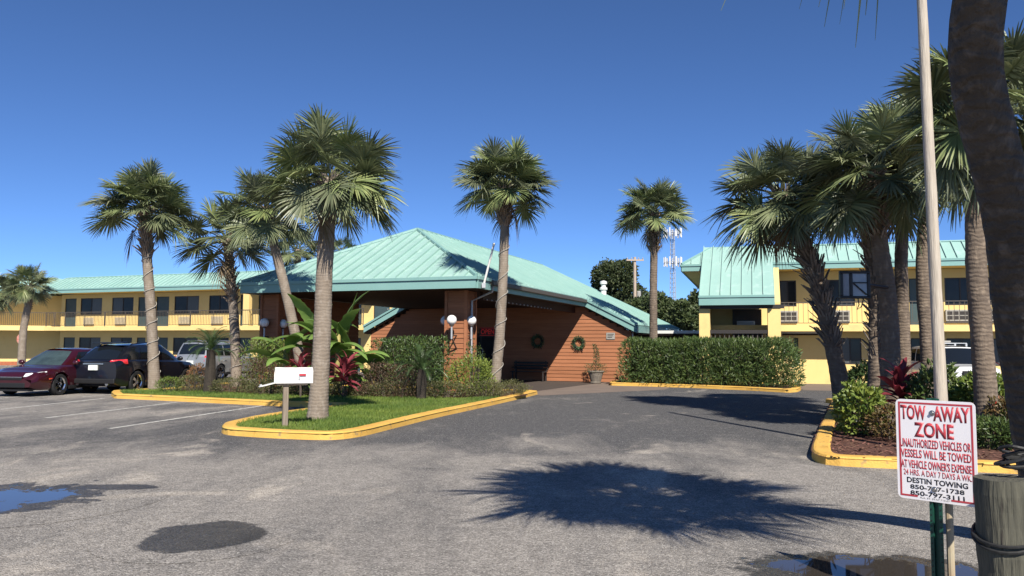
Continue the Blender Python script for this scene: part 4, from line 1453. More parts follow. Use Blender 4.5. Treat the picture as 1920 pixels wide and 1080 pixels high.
# foreground palm leaning over the camera
gp = [Vector((4.45, 6.6, 0)), AT(1930, 700, 6.15), AT(1890, 400, 5.45), AT(1830, 60, 4.65), Vector((2.66, 3.75, 4.55)), Vector((2.85, 3.0, 5.3))]
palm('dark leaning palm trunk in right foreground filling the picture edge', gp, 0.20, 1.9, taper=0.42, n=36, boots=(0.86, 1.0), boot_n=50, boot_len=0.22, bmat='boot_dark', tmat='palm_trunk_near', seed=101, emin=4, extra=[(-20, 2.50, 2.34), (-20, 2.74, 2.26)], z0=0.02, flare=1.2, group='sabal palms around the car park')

# ---------------------------------------------------------------- shrubs and hedges
def shrub(label, cat, c, dims, rotz, leafmat, n, size, base=0.5, shape='round', group=None, stems=6, stemmat='bark', z0=0.1, up=0.3, asp=0.42, lump=0.16, name='shrub', flowers=None, deep=0.55, seed=None):
    R = random.Random(seed if seed is not None else int(abs(c[0]) * 100 + abs(c[1]) * 37))
    T = thing(name, label, cat, (c[0], c[1], z0), rotz, group)
    a, b, h = dims[0] / 2, dims[1] / 2, dims[2]
    so_ = R.uniform(0, 50)
    def fn():
        if shape == 'box':
            while True:
                x, y, z = R.uniform(-1, 1), R.uniform(-1, 1), R.uniform(0.02, 1)
                e = max(abs(x), abs(y), z)
                if e > deep or R.random() < 0.15:
                    break
            k = 1 + lump * noise.noise((x * a * 1.6 + so_, y * b * 1.6, z * h * 1.6)) + 0.5 * lump * noise.noise((x * a * 4 + so_, y * b * 4, z * h * 4))
            # rounded shoulders
            if z > 0.8:
                k *= 1 - 0.10 * ((z - 0.8) / 0.2) ** 2
            p = Vector((x * a * k, y * b * k, z * h * (0.94 + 0.06 * k) * (1 + 0.6 * lump * noise.noise((x * a * 1.1 + so_, y * b * 1.1, 9)))))
            nrm = Vector((x ** 5, y ** 5, z ** 5 * 1.1))
        else:
            th_ = R.uniform(0, 2 * PI)
            cz = R.uniform(-0.75, 1)
            rr = R.uniform(deep, 1) ** 0.6
            q = math.sqrt(1 - cz * cz)
            x, y, z = q * math.cos(th_), q * math.sin(th_), cz
            k = rr * (1 + lump * 1.6 * noise.noise((x * 1.9 + so_, y * 1.9, z * 1.9)) + lump * noise.noise((x * 5 + so_, y * 5, z * 5)))
            p = Vector((x * a * k, y * b * k, max(0.03, h * 0.46 + z * h * 0.54 * k)))
            nrm = Vector((x, y, z))
        return p, nrm
    m, ti = MB(), []
    st = random.getstate()
    random.seed(int(so_ * 1000))
    leaves(m, ti, (0, 0, 0), n, size, fn, base=base, up=up, asp=asp)
    random.setstate(st)
    # clump tint
    for i in range(0, len(ti), 4):
        v = m.v[i]
        e = 0.35 * noise.noise((v[0] * 2.6 + so_, v[1] * 2.6, v[2] * 2.6))
        for q in range(4):
            ti[i + q] = min(1, max(0, ti[i + q] + e))
    m.build('foliage', leafmat, T, tint=ti)
    m = MB()
    for i in range(stems):
        x, y = R.uniform(-0.75, 0.75) * a, R.uniform(-0.6, 0.6) * b
        m.tube([(x * 0.6, y * 0.6, -0.02), (x * 0.8, y * 0.8, h * 0.4), (x, y, h * 0.8)], [0.022, 0.016, 0.006], 5)
    m.build('stems', stemmat, T, kind='stuff')
    for (fm, k, fs) in (flowers or []):
        m, ti = MB(), []
        for i in range(k):
            p, nrm = fn()
            p = p * 1.02
            for q in range(5):
                an = 2 * PI * q / 5
                nn = nrm.normalized() if nrm.length > 1e-3 else Vector((0, 0, 1))
                s_ = nn.cross(Vector((0.3, 0.2, 1))).normalized()
                u_ = nn.cross(s_)
                dd = s_ * math.cos(an) + u_ * math.sin(an) + nn * 0.4
                e1 = (s_ * -math.sin(an) + u_ * math.cos(an)) * fs * 0.35
                m.add([p, p + dd * fs * 0.6 + e1, p + dd * fs, p + dd * fs * 0.6 - e1], [(0, 1, 2), (0, 2, 3)])
                ti += [0.4] * 4
        m.build('flowers', fm, T, tint=ti)
    return T
def sh_px(x0, x1, ytop, Y, depth):
    a, b = AT(x0, 650, Y), AT(x1, 650, Y)
    h = AT((x0 + x1) / 2, ytop, Y).z - 0.1
    return ((a.x + b.x) / 2, Y), (abs(b.x - a.x), depth, h)
HG = 'shrubs in the bed before the portico'
c, dm = sh_px(700, 843, 634, 24.9, 1.3)
shrub('tall dark green clipped hedge before the right portico pier', 'hedge', c, dm, -TH, 'hedge_leaf', 6200, 0.085, 0.5, 'box', name='hedge')
c, dm = sh_px(462, 548, 637, 27.4, 1.2)
shrub('green hedge beside the leaning palm at the left portico pier', 'hedge', c, dm, -TH, 'bright_leaf', 3600, 0.085, 0.6, 'box', name='hedge')
c, dm = sh_px(668, 800, 683, 23.6, 0.9)
shrub('low burgundy hedge in front of the dark green hedge', 'hedge', c, dm, -TH, 'burgundy_leaf', 3600, 0.055, 0.5, 'box', name='hedge')
c, dm = sh_px(452, 528, 675, 25.6, 0.9)
shrub('low burgundy hedge left of the banana plant', 'hedge', c, dm, -TH, 'burgundy_leaf', 2400, 0.055, 0.45, 'box', name='hedge')
c, dm = sh_px(838, 930, 668, 24.3, 1.4)
shrub('rounded yellow green shrub at the base of the driveway palm', 'shrub', c, dm, 0, 'bright_leaf', 3000, 0.075, 0.25)
c, dm = sh_px(866, 912, 640, 25.6, 0.7)
shrub('thin upright green shrub at the right portico pier', 'shrub', c, dm, 0, 'hedge_leaf', 500, 0.08, 0.4)
border = [(400, 470, 708, 25.2), (470, 545, 711, 24.6), (540, 620, 713, 24.2), (615, 700, 714, 24.0), (695, 790, 714, 23.7), (785, 880, 713, 23.5), (875, 945, 713, 23.9), (925, 985, 713, 25.0)]
nm = ['low border shrub under the shaggy palm', 'low border shrub behind the mailbox', 'low border shrub left of the tall palm trunk', 'low border shrub right of the tall palm trunk',
      'low border shrub in front of the burgundy hedge', 'low border shrub in front of the sago palm', 'low border shrub below the yellow green shrub', 'low feathery border shrub at the driveway end of the bed']
for (x0, x1, yt, Y), l in zip(border, nm):
    c, dm = sh_px(x0 - 8, x1 + 8, yt, Y, 1.0)
    shrub(l, 'shrub', c, dm, 0, 'border_leaf', 2300, 0.05, 0.5, 'round', HG, up=0.6, deep=0.4)
c, dm = sh_px(296, 346, 706, 25.6, 0.9)
shrub('small rounded green shrub next to the kerb tip palm', 'shrub', c, dm, 0, 'bright_leaf', 1300, 0.05, 0.6)
c, dm = sh_px(335, 392, 702, 25.8, 1.0)
shrub('olive brown shrub left of the dark potted sago', 'shrub', c, dm, 0, 'border_leaf', 1600, 0.05, 0.4)
c, dm = sh_px(352, 392, 682, 26.8, 0.8)
shrub('orange tipped croton shrub by the black car', 'shrub', c, dm, 0, 'croton_leaf', 900, 0.07, 0.3)
# big oleander hedge
a, b = G(1172, 724), G(1478, 734)
ctr = (a + b) / 2 + VV * 0.95
hl = (b - a).length
shrub('long tall oleander hedge inside the yellow kerb beside the driveway', 'hedge', (ctr.x, ctr.y), (hl + 0.4, 1.5, 1.82), math.atan2(b.y - a.y, b.x - a.x), 'oleander_leaf', 24000, 0.17, 0.5, 'box', name='hedge', up=0.7, asp=0.24, stems=26, deep=0.25, lump=0.13)
# right island planting
RG = 'flowering shrubs in the right island'
c, dm = sh_px(1572, 1648, 722, 14.2, 1.1)
shrub('leafy green hibiscus at the kerb corner of right island', 'shrub', c, dm, 0, 'bright_leaf', 1500, 0.105, 0.4, group=RG, asp=0.62, flowers=[('flower_white', 3, 0.06), ('flower_red', 3, 0.05)])
c, dm = sh_px(1632, 1706, 760, 13.4, 1.1)
shrub('twiggy reddish shrub left of the tow sign', 'shrub', c, dm, 0, 'croton_leaf', 1700, 0.065, 0.75, group=RG, flowers=[('flower_red', 6, 0.045)])
c, dm = sh_px(1706, 1800, 690, 14.6, 1.3)
shrub('tall green shrub behind the tow sign', 'shrub', c, dm, 0, 'oleander_leaf', 2200, 0.12, 0.35, group=RG, asp=0.4)
c, dm = sh_px(1782, 1880, 700, 14.0, 1.4)
shrub('big bushy green shrub between tow sign and foreground trunk', 'shrub', c, dm, 0, 'bright_leaf', 2600, 0.11, 0.6, group=RG, asp=0.5, flowers=[('flower_red', 4, 0.05)])
c, dm = sh_px(1822, 1888, 786, 12.4, 0.9)
shrub('low green shrub with narrow leaves by the kerb right of tow sign', 'shrub', c, dm, 0, 'oleander_leaf', 1300, 0.10, 0.4, group=RG, asp=0.3)
c, dm = sh_px(1860, 1940, 745, 12.6, 1.2)
shrub('reddish shrub with an orange bloom beside the foreground trunk', 'shrub', c, dm, 0, 'croton_leaf', 1800, 0.08, 0.8, group=RG, flowers=[('flower_red', 7, 0.07)])
c, dm = sh_px(1590, 1645, 682, 20.5, 1.2)
shrub('dark shrub in shade between the two leftmost cluster palms', 'shrub', c, dm, 0, 'oleander_leaf', 1500, 0.13, 0.8, group=RG)
c, dm = sh_px(1900, 2010, 735, 14.5, 1.6)
shrub('green shrub at far right edge of the island', 'shrub', c, dm, 0, 'hedge_leaf', 1500, 0.1, 0.5, group=RG)

# ---------------------------------------------------------------- long leaved plants
def blade_mesh(name, material, L_, W_, arch, e0, seed, n=9, fold=0.35, tatter=0.0, tipw=0.0):
    R = random.Random(seed)
    m = MB()
    p, an = Vector((0, 0, 0)), e0
    rows = []
    for i in range(n + 1):
        f = i / n
        wd = W_ * (math.sin(PI * min(1, (f * 0.92 + 0.08)) ** 0.8)) ** 0.75 * 0.5
        if f < 0.12:
            wd = W_ * 0.06 + wd * f / 0.12 * 0.6
        nrm = Vector((-math.sin(an), 0, math.cos(an)))
        j1 = 1 - tatter * R.random()
        j2 = 1 - tatter * R.random()
        rows += [p + Vector((0, wd * j1, 0)) + nrm * (fold * wd * (1 if tatter == 0 else -0.6)), p.copy(), p + Vector((0, -wd * j2, 0)) + nrm * (fold * wd * (1 if tatter == 0 else -0.6))]
        p = p + Vector((math.cos(an), 0, math.sin(an))) * (L_ / n)
        an -= arch / n * (0.4 + 1.2 * f)
    fs = []
    for i in range(n):
        o = i * 3
        fs += [(o, o + 1, o + 4, o + 3), (o + 1, o + 2, o + 5, o + 4)]
    m.add(rows, fs)
    return m.mesh(name, material, True)
def ti_plant(label, px, py_base, Y, h, n, seed, z0=0.1, matn='ti_leaf'):
    R = random.Random(seed)
    c = AT(px, 650, Y)
    T = thing('ti_plant', label, 'plant', (c.x, c.y, z0), 0, 'red leaved ti plants')
    ms = [blade_mesh('leaf', matn, 0.52, 0.10, RAD(70), RAD(e), seed * 9 + k) for k, e in enumerate((75, 55, 35, 10))]
    for s in range(max(1, n // 11)):
        x, y = (R.uniform(-0.16, 0.16), R.uniform(-0.16, 0.16)) if s else (0, 0)
        hs = h * R.uniform(0.55, 0.8)
        MB().tube([(x * 0.5, y * 0.5, -0.02), (x, y, hs)], 0.014, 6).build('stem', 'bark', T)
        for i in range(11):
            f = i / 11
            inst(ms[min(3, int(f * 4))], 'leaf', T, (x, y, hs * (1 - 0.45 * f)), (R.uniform(-0.4, 0.4), R.uniform(-0.2, 0.2), i * 2.4 + R.random()), R.uniform(0.75, 1.15) * min(1.2, h))
    return T
ti_plant('red ti plant at the right foot of the banana', 650, 0, 23.2, 1.25, 44, 5)
ti_plant('dark red ti plant left of the tall palm trunk', 566, 0, 23.5, 1.25, 33, 6)
ti_plant('red spiky ti plant among the cluster palms above the tow sign', 1686, 0, 15.0, 1.25, 44, 7)
ti_plant('red ti plant between the ringed palm and foreground trunk', 1873, 0, 14.2, 1.3, 22, 8)
def sago(label, px, Y, ztop, trunk_h, r, n, seed, trunk_r=0.13):
    R = random.Random(seed)
    c = AT(px, 650, Y)
    T = thing('sago_palm', label, 'plant', (c.x, c.y, 0.1), 0, 'sago palms in the bed')
    def fm(e0, sd):
        m = MB()
        p, an = Vector((0, 0, 0)), e0
        n_ = 22
        pts = []
        for i in range(n_ + 1):
            pts.append(p.copy())
            if i > 2:
                f = i / n_
                l = 0.17 * math.sin(PI * min(1, 0.12 + 0.88 * f)) ** 0.5 + 0.02
                for sg in (-1, 1):
                    d = (Vector((math.cos(an), 0, math.sin(an))) * 0.75 + Vector((0, sg, 0)) + Vector((-math.sin(an), 0, math.cos(an))) * 0.35).normalized()
                    t_ = Vector((math.cos(an), 0, math.sin(an))) * 0.011
                    m.add([p - t_, p + t_, p + d * l + Vector((0, 0, -0.02))], [(0, 1, 2)])
            p = p + Vector((math.cos(an), 0, math.sin(an))) / n_
            an -= RAD(95) / n_ * (0.3 + 1.3 * i / n_)
        m.tube(pts, 0.007, 4)
        return m.mesh('frond', 'sago_leaf')
    ms = [fm(RAD(e), e) for e in (80, 60, 40, 15)]
    MB().tube([(0, 0, -0.03), (0, 0, trunk_h * 0.5), (0, 0, trunk_h)], [trunk_r * 1.1, trunk_r, trunk_r * 0.8], 12, True, 0.3, seed).build('trunk', 'sago_trunk', T)
    for i in range(n):
        f = i / n
        inst(ms[min(3, int(f * 4))], 'frond', T, (0, 0, trunk_h - 0.03), (R.uniform(-0.15, 0.15), R.uniform(-0.15, 0.15), i * 2.4 + R.uniform(-0.2, 0.2)), r * R.uniform(0.85, 1.1))
    return T
sago('spreading sago palm before the dark green hedge', 792, 22.9, 1.9, 0.85, 0.95, 34, 3)
sago('dark trunked sago palm by the silver car', 396, 25.3, 1.9, 1.35, 0.95, 38, 4, 0.17)
# banana clump
bc = AT(634, 650, 24.6)
T = thing('banana_plant', 'big banana plant with broad torn leaves before the portico', 'plant', (bc.x, bc.y, 0.1))
T.scale = (1.18, 1.18, 1.18)
for x, y, h in ((0.0, 0, 1.45), (0.3, 0.1, 1.1), (-0.55, 0.2, 1.6), (-1.15, 0.1, 1.15), (-0.25, 0.1, 1.25), (0.75, 0, 0.75)):
    x, h = x * 1.15, h * 1.15
    MB().tube([(x, y, -0.03), (x * 1.03, y, h * 0.5), (x * 1.05, y, h)], [0.095, 0.08, 0.05], 10, True, 0.15, 3).build('stem', 'banana_stem', T, smooth=True)
RB = random.Random(12)
bst = [(0.0, 1.45), (0.3, 1.1), (-0.55, 1.6), (-1.15, 1.15), (-0.25, 1.25), (0.75, 0.75)]
for k in range(42):
    x, h = bst[k % 6]
    f = k / 42
    e = 76 - 70 * ((k // 6) / 6.2) + RB.uniform(-8, 8)
    az = (k // 6) * 1.15 + (k % 6) * 2.1 + RB.uniform(-0.4, 0.4)
    if math.sin(az) > 0.6:
        az = -az
    L_ = RB.uniform(1.2, 1.6) * (1.0 if x < 0.5 else 0.7)
    me = blade_mesh('leaf', 'banana_leaf', L_, RB.uniform(0.32, 0.46), RAD(RB.uniform(55, 125)), RAD(e), 40 + k, 18, 0.45, 0.25)
    inst(me, 'leaf', T, (x * 1.15, 0.08 * (k % 3), h * 1.15 - 0.1 - 0.7 * f), (RB.uniform(-0.4, 0.4), 0, az))
me = blade_mesh('leaf', 'banana_leaf', 1.15, 0.09, RAD(10), RAD(82), 99, 12, 0.9, 0.0)
inst(me, 'leaf', T, (0.25, 0, 1.55), (0, 0, 0.3))
# planted pot by the wall
pc = G(1117, 719)
T = thing('planter', 'grey stone planter with a tall sparse shrub by the cedar wall', 'planter', (pc.x, pc.y, 0.008))
MB().lathe([(0.22, 0.0), (0.25, 0.04), (0.23, 0.08), (0.34, 0.48), (0.38, 0.50), (0.38, 0.56), (0.33, 0.56), (0.31, 0.48)], 18).build('pot', 'stone_pot', T, smooth=False)
MB().lathe([(0.315, 0.47), (0.315, 0.5)], 16).build('soil', 'soil', T)
m, ti = MB(), []
def fnp():
    if random.random() < 0.5:
        z = random.random()
        r = 0.17 * (1 - z * 0.5) * random.random() ** 0.5
        a = random.uniform(0, 2 * PI)
        return Vector((r * math.cos(a) + 0.05 * math.sin(z * 4), r * math.sin(a), 0.75 + z * 0.95)), Vector((math.cos(a), math.sin(a), 0.8))
    a = random.uniform(0, 2 * PI)
    r = random.uniform(0.15, 0.5)
    return Vector((r * math.cos(a), r * math.sin(a), 0.62 + random.uniform(-0.2, 0.22))), Vector((math.cos(a), math.sin(a), 0.4))
leaves(m, ti, (0, 0, 0), 1100, 0.06, fnp, 0.45, 0.3)
m.build('foliage', 'bush_leaf', T, tint=ti)
MB().tube([(0, 0, 0.45), (0.02, 0, 1.0), (0.05, 0, 1.6)], [0.02, 0.015, 0.006], 6).build('stem', 'bark', T)

# ---------------------------------------------------------------- broadleaf trees behind
def tree(label, px, Y, yb, yt, wpx, leafmat, n, size, seed, group='trees behind the motel'):
    R = random.Random(seed)
    c = AT(px, 650, Y)
    zt, zb = AT(px, yt, Y).z, AT(px, yb, Y).z
    wd = wpx / FPX * Y
    T = thing('broadleaf_tree', label, 'tree', (c.x, c.y, 0), 0, group)
    hm = (zt + zb) / 2
    H = (zt - zb) / 2
    lumps = []
    for i in range(15):
        th_, cz = R.uniform(0, 2 * PI), R.uniform(-0.8, 0.9)
        q = math.sqrt(1 - cz * cz) * R.uniform(0.4, 0.72)
        lumps.append((Vector((q * math.cos(th_) * wd / 2, q * math.sin(th_) * wd / 2, hm + cz * 0.68 * H)), R.uniform(0.32, 0.5)))
    def fn():
        l, r = R.choice(lumps)
        th_, cz = R.uniform(0, 2 * PI), R.uniform(-0.7, 1)
        q = math.sqrt(1 - cz * cz)
        nr = Vector((q * math.cos(th_), q * math.sin(th_), cz))
        k = r * R.uniform(0.5, 1.0) ** 0.5 * (1 + 0.3 * noise.noise(nr * 2.5 + l))
        return l + Vector((nr.x * wd * 0.5 * k, nr.y * wd * 0.5 * k, nr.z * H * k)), nr
    m, ti = MB(), []
    leaves(m, ti, (0, 0, 0), n, size, fn, 0.5, 0.25, up=0.1, asp=0.6)
    m.build('crown', leafmat, T, tint=ti)
    m = MB()
    m.tube([(0, 0, -0.1), (0.1, 0, zb * 0.7), (0, 0.1, hm)], [0.35, 0.28, 0.12], 8)
    for l, r in lumps[:8]:
        m.tube([(0.05, 0, zb * 0.8), l * 0.6 + Vector((0, 0, hm * 0.35)), l], [0.16, 0.09, 0.03], 5)
    m.build('trunk', 'bark', T)
tree('big round dark oak rising behind the lobby roof', 1156, 95, 615, 488, 112, 'oak_leaf', 15000, 0.34, 3)
tree('green tree behind the low link roof beside the cell tower', 1232, 75, 625, 548, 80, 'bush_leaf', 5000, 0.35, 5)
tree('green tree under the cell tower next to right wing', 1285, 72, 628, 562, 70, 'bush_leaf', 4500, 0.35, 7)
tree('dark tree close against the end of right wing', 1312, 80, 620, 540, 50, 'oak_leaf', 3500, 0.35, 9)
tree('olive tree left of the utility pole behind lobby', 1190, 82, 622, 560, 60, 'bush_leaf', 3500, 0.35, 11)
# ---------------------------------------------------------------- vehicles
def wheel_meshes(r, spokes):
    w = 0.21
    ty = MB().lathe([(r * 0.66, -w / 2), (r * 0.93, -w / 2), (r, -w * 0.32), (r, w * 0.32), (r * 0.93, w / 2), (r * 0.66, w / 2)], 30, axis='Y', cap=False).mesh('tyre', 'tyre')
    m = MB().lathe([(r * 0.60, -w * 0.30), (r * 0.675, -w * 0.45), (r * 0.675, w * 0.2), (r * 0.58, w * 0.2)], 28, axis='Y', cap=False)
    m2 = MB()
    m2.lathe([(0.05, -w * 0.36), (0.07, -w * 0.42), (0.07, -w * 0.2)], 12, axis='Y')
    for k in range(spokes):
        a = 2 * PI * k / spokes
        for da in (-0.11, 0.11):
            ca, sa_ = math.cos(a + da), math.sin(a + da)
            t = Vector((-math.sin(a), 0, math.cos(a)))
            d = Vector((ca, 0, sa_))
            p0, p1 = d * 0.045, d * r * 0.64
            w0, w1 = 0.018, 0.026
            y0, y1 = -w * 0.40, -w * 0.36
            m2.add([p0 - t * w0 + Vector((0, y0, 0)), p0 + t * w0 + Vector((0, y0, 0)), p1 + t * w1 + Vector((0, y1, 0)), p1 - t * w1 + Vector((0, y1, 0)),
                    p0 - t * w0 + Vector((0, y0 + .04, 0)), p0 + t * w0 + Vector((0, y0 + .04, 0)), p1 + t * w1 + Vector((0, y1 + .04, 0)), p1 - t * w1 + Vector((0, y1 + .04, 0))],
                   [(0, 1, 2, 3), (7, 6, 5, 4), (0, 4, 5, 1), (1, 5, 6, 2), (2, 6, 7, 3), (3, 7, 4, 0)])
    m.v, m.f = m.v, m.f
    o = len(m.v)
    m.v += m2.v
    m.f += [tuple(i + o for i in f) for f in m2.f]
    bk = MB().lathe([(0.02, w * 0.02), (r * 0.62, w * 0.02), (r * 0.62, w * 0.06)], 20, axis='Y').mesh('brake', 'trim_black')
    return ty, m.mesh('rim', 'chrome', False), bk
def interp(tab, x):
    if x <= tab[0][0]:
        return tab[0][1]
    for (a, va), (b, vb) in zip(tab, tab[1:]):
        if x <= b:
            k = (x - a) / (b - a)
            k = k * k * (3 - 2 * k) if len(tab) > 2 else k
            return va + (vb - va) * k
    return tab[-1][1]
def car(label, cat, loc, head, paint, sp):
    T = thing('parked_car', label, 'car', loc, math.atan2(head[1], head[0]), 'cars parked at the motel')
    L_, W_, zb = sp['L'], sp['W'], sp['zb']
    wr, ra = sp['wheel'], sp['wheel'] + 0.055
    ax = sp['axles']
    xs = set(np.round(np.arange(-L_ / 2, L_ / 2 + 0.01, 0.09), 3).tolist())
    for a in ax:
        for q in np.linspace(-1, 1, 15):
            xs.add(round(a + ra * math.sin(q * PI / 2), 3))
    xs = sorted(xs)
    xs[0], xs[-1] = -L_ / 2, L_ / 2
    rows = []
    for x in xs:
        e = abs(x) / (L_ / 2)
        hw = W_ / 2 * (1 - sp.get('taper', 0.16) * max(0, (e - 0.62) / 0.38) ** 2.2)
        zt = interp(sp['top'], x)
        zbb = zb + 0.10 * max(0, (e - 0.86) / 0.14)
        arch = 0
        for a in ax:
            if abs(x - a) < ra:
                arch = max(arch, wr + math.sqrt(max(0, ra * ra - (x - a) ** 2)))
        sec = [(hw * 0.90, zbb), (hw * 0.965, zbb + 0.06), (hw * 0.985, zbb + 0.22), (hw, zbb + (zt - zbb) * 0.52), (hw * 0.985, zbb + (zt - zbb) * 0.76), (hw * 0.955, zt - 0.05), (hw * 0.90, zt - 0.008), (hw * 0.70, zt + 0.012), (hw * 0.35, zt + 0.026)]
        pts = [(0, max(zbb, min(arch, zt - 0.1)))]
        for k, (y, z) in enumerate(sec):
            lim = min(arch, zt - 0.06 - 0.001 * (8 - k)) if arch else 0
            pts.append((y + (0.016 if arch and abs(z - arch) < 0.12 and z >= arch - .05 else 0), max(z, lim)))
        pts.append((0, zt + 0.03))
        rows.append([(x, y, z) for y, z in pts])
    n = len(rows[0])
    m = MB()
    for sg in (1, -1):
        o = len(m.v)
        for r in rows:
            m.v += [(p[0], p[1] * sg, p[2]) for p in r]
        for i in range(len(rows) - 1):
            for j in range(n - 1):
                m.f.append((o + i * n + j, o + i * n + j + 1, o + (i + 1) * n + j + 1, o + (i + 1) * n + j))
        m.f.append(tuple(o + j for j in range(n)))
        m.f.append(tuple(o + (len(rows) - 1) * n + j for j in range(n)))
    # cabin
    c = sp['cabin']   # xwf, xrf, xrr, xwr, zroof
    xwf, xrf, xrr, xwr, zroof = c
    wbf = W_ / 2 * 0.90
    wrf = W_ / 2 * sp.get('roofw', 0.68)
    def S(s, h, sg=1, off=0.0):
        bx = xwf + (xwr - xwf) * s
        rx = xrf + (xrr - xrf) * s
        bz = interp(sp['top'], bx) - 0.03
        rz = zroof - sp.get('rooff', 0.07) * s ** 2 - 0.05 * (1 - s) ** 3
        endp = 0.10 * max(0, (s - 0.8) / 0.2) ** 2 + 0.10 * max(0, (0.2 - s) / 0.2) ** 2
        y = (wbf - endp * 0.8) + ((wrf - endp) - (wbf - endp * 0.8)) * h + 0.035 * math.sin(PI * h) + off
        return Vector((bx + (rx - bx) * h, sg * y, bz + (rz - bz) * h + off * 0.4))
    NS, NH = 24, 8
    for sg in (1, -1):
        o = len(m.v)
        for i in range(NS + 1):
            for j in range(NH + 1):
                m.v.append(tuple(S(i / NS, j / NH, sg)))
        for i in range(NS):
            for j in range(NH):
                m.f.append((o + i * (NH + 1) + j, o + (i + 1) * (NH + 1) + j, o + (i + 1) * (NH + 1) + j + 1, o + i * (NH + 1) + j + 1))
    def end(s, h, q, off=0.0):              # q in -1..1 across
        a, b = S(s, h, 1), S(s, h, -1)
        p = a.lerp(b, (1 - q) / 2)
        k = (1 - q * q)
        d = 1 if s < 0.5 else -1
        return p + Vector((d * (0.10 * k + off), 0, 0.02 * k + off * 0.5))
    for s in (0, 1):
        o = len(m.v)
        for i in range(11):
            for j in range(NH + 1):
                m.v.append(tuple(end(s, j / NH, -1 + 0.2 * i)))
        for i in range(10):
            for j in range(NH):
                m.f.append((o + i * (NH + 1) + j, o + (i + 1) * (NH + 1) + j, o + (i + 1) * (NH + 1) + j + 1, o + i * (NH + 1) + j + 1))
    o = len(m.v)
    for i in range(NS + 1):
        a, b = S(i / NS, 1, 1), S(i / NS, 1, -1)
        for k in range(11):
            q = -1 + 0.2 * k
            p = a.lerp(b, (1 - q) / 2) + Vector((0, 0, 0.055 * (1 - q ** 4)))
            if i == 0 or i == NS:
                p = end(0 if i == 0 else 1, 1, q) + Vector((0, 0, 0.035 * (1 - q ** 4)))
            m.v.append(tuple(p))
    for i in range(NS):
        for k in range(10):
            m.f.append((o + i * 11 + k, o + (i + 1) * 11 + k, o + (i + 1) * 11 + k + 1, o + i * 11 + k + 1))
    body = m.build('body', paint, T, smooth=True)
    bm = bmesh.new()
    bm.from_mesh(body.data)
    bmesh.ops.remove_doubles(bm, verts=bm.verts, dist=0.0008)
    bmesh.ops.recalc_face_normals(bm, faces=bm.faces)
    bm.to_mesh(body.data)
    bm.free()
    es = body.modifiers.new('split', 'EDGE_SPLIT')
    es.split_angle = RAD(38)
    # glass
    def patch(name, fn, ua, ub, va, vb, material, nu=8, nv=6):
        g = MB()
        for i in range(nu + 1):
            for j in range(nv + 1):
                g.v.append(tuple(fn(ua + (ub - ua) * i / nu, va + (vb - va) * j / nv)))
        for i in range(nu):
            for j in range(nv):
                g.f.append((i * (nv + 1) + j, (i + 1) * (nv + 1) + j, (i + 1) * (nv + 1) + j + 1, i * (nv + 1) + j + 1))
        return g.build(name, material, T, smooth=True)
    for sg in (1, -1):
        for (a, b) in sp['wins']:
            patch('side_window', lambda s, h: S(s, h, sg, 0.008), a, b, 0.12, 0.86, 'car_glass')
    patch('windscreen', lambda q, h: end(0, h, q, 0.008), -0.90, 0.90, 0.06, 0.94, sp.get('screen', 'windscreen_glass'))
    patch('rear_window', lambda q, h: end(1, h, q, 0.008), -0.86, 0.86, sp.get('rwlow', 0.18), 0.90, 'car_glass')
    # wheels
    ty, ri, bk = sp['wm']
    for a in ax:
        for sg in (1, -1):
            wl = bpy.data.objects.new('wheel', bk)
            COL.objects.link(wl)
            wl.parent = T
            wl.location = (a, sg * (W_ / 2 - 0.115), wr)
            wl.rotation_euler = (0, 0, 0 if sg < 0 else PI)
            inst(ty, 'tyre', wl)
            inst(ri, 'rim', wl)
    # under tray, so that no light passes below the shell
    MB().box(-L_ / 2 + 0.25, L_ / 2 - 0.25, -W_ / 2 + 0.3, W_ / 2 - 0.3, zb + 0.0, zb + 0.25).build('chassis', 'trim_black', T)
    # mirrors, handles, sills
    for sg in (1, -1):
        p = S(0.10, 0.05, sg)
        MB().ball((p.x + 0.0, p.y + sg * 0.16, p.z + 0.08), 0.11, 12, 8, (0.65, 1.0, 0.72)).build('mirror', paint, T, smooth=True)
        for s in sp.get('handles', (0.36, 0.66)):
            p = S(s, 0, sg)
            MB().box(p.x - 0.10, p.x + 0.10, sg * (W_ / 2 - 0.005) - 0.015, sg * (W_ / 2 - 0.005) + 0.015, p.z - 0.17, p.z - 0.14).build('door_handle', sp.get('handle_mat', 'chrome'), T, bevel=0.008)
        MB().box(ax[0] + ra, ax[1] - ra, sg * (W_ / 2 * 0.975) - 0.02, sg * (W_ / 2 * 0.975) + 0.02, zb - 0.005, zb + 0.11).build('sill', 'trim_black', T)
        if sp.get('rails'):
            a, b = S(0.1, 1, sg), S(0.92, 1, sg)
            MB().tube([a + Vector((0, -sg * .06, 0.02)), a + Vector((-0.12, -sg * .06, 0.085)), (a + b) / 2 + Vector((0, -sg * .06, 0.10)), b + Vector((0.12, -sg * .06, 0.075)), b + Vector((0, -sg * .06, 0.01))], 0.02, 8).build('roof_rail', sp['rails'], T)
    return T, S, end
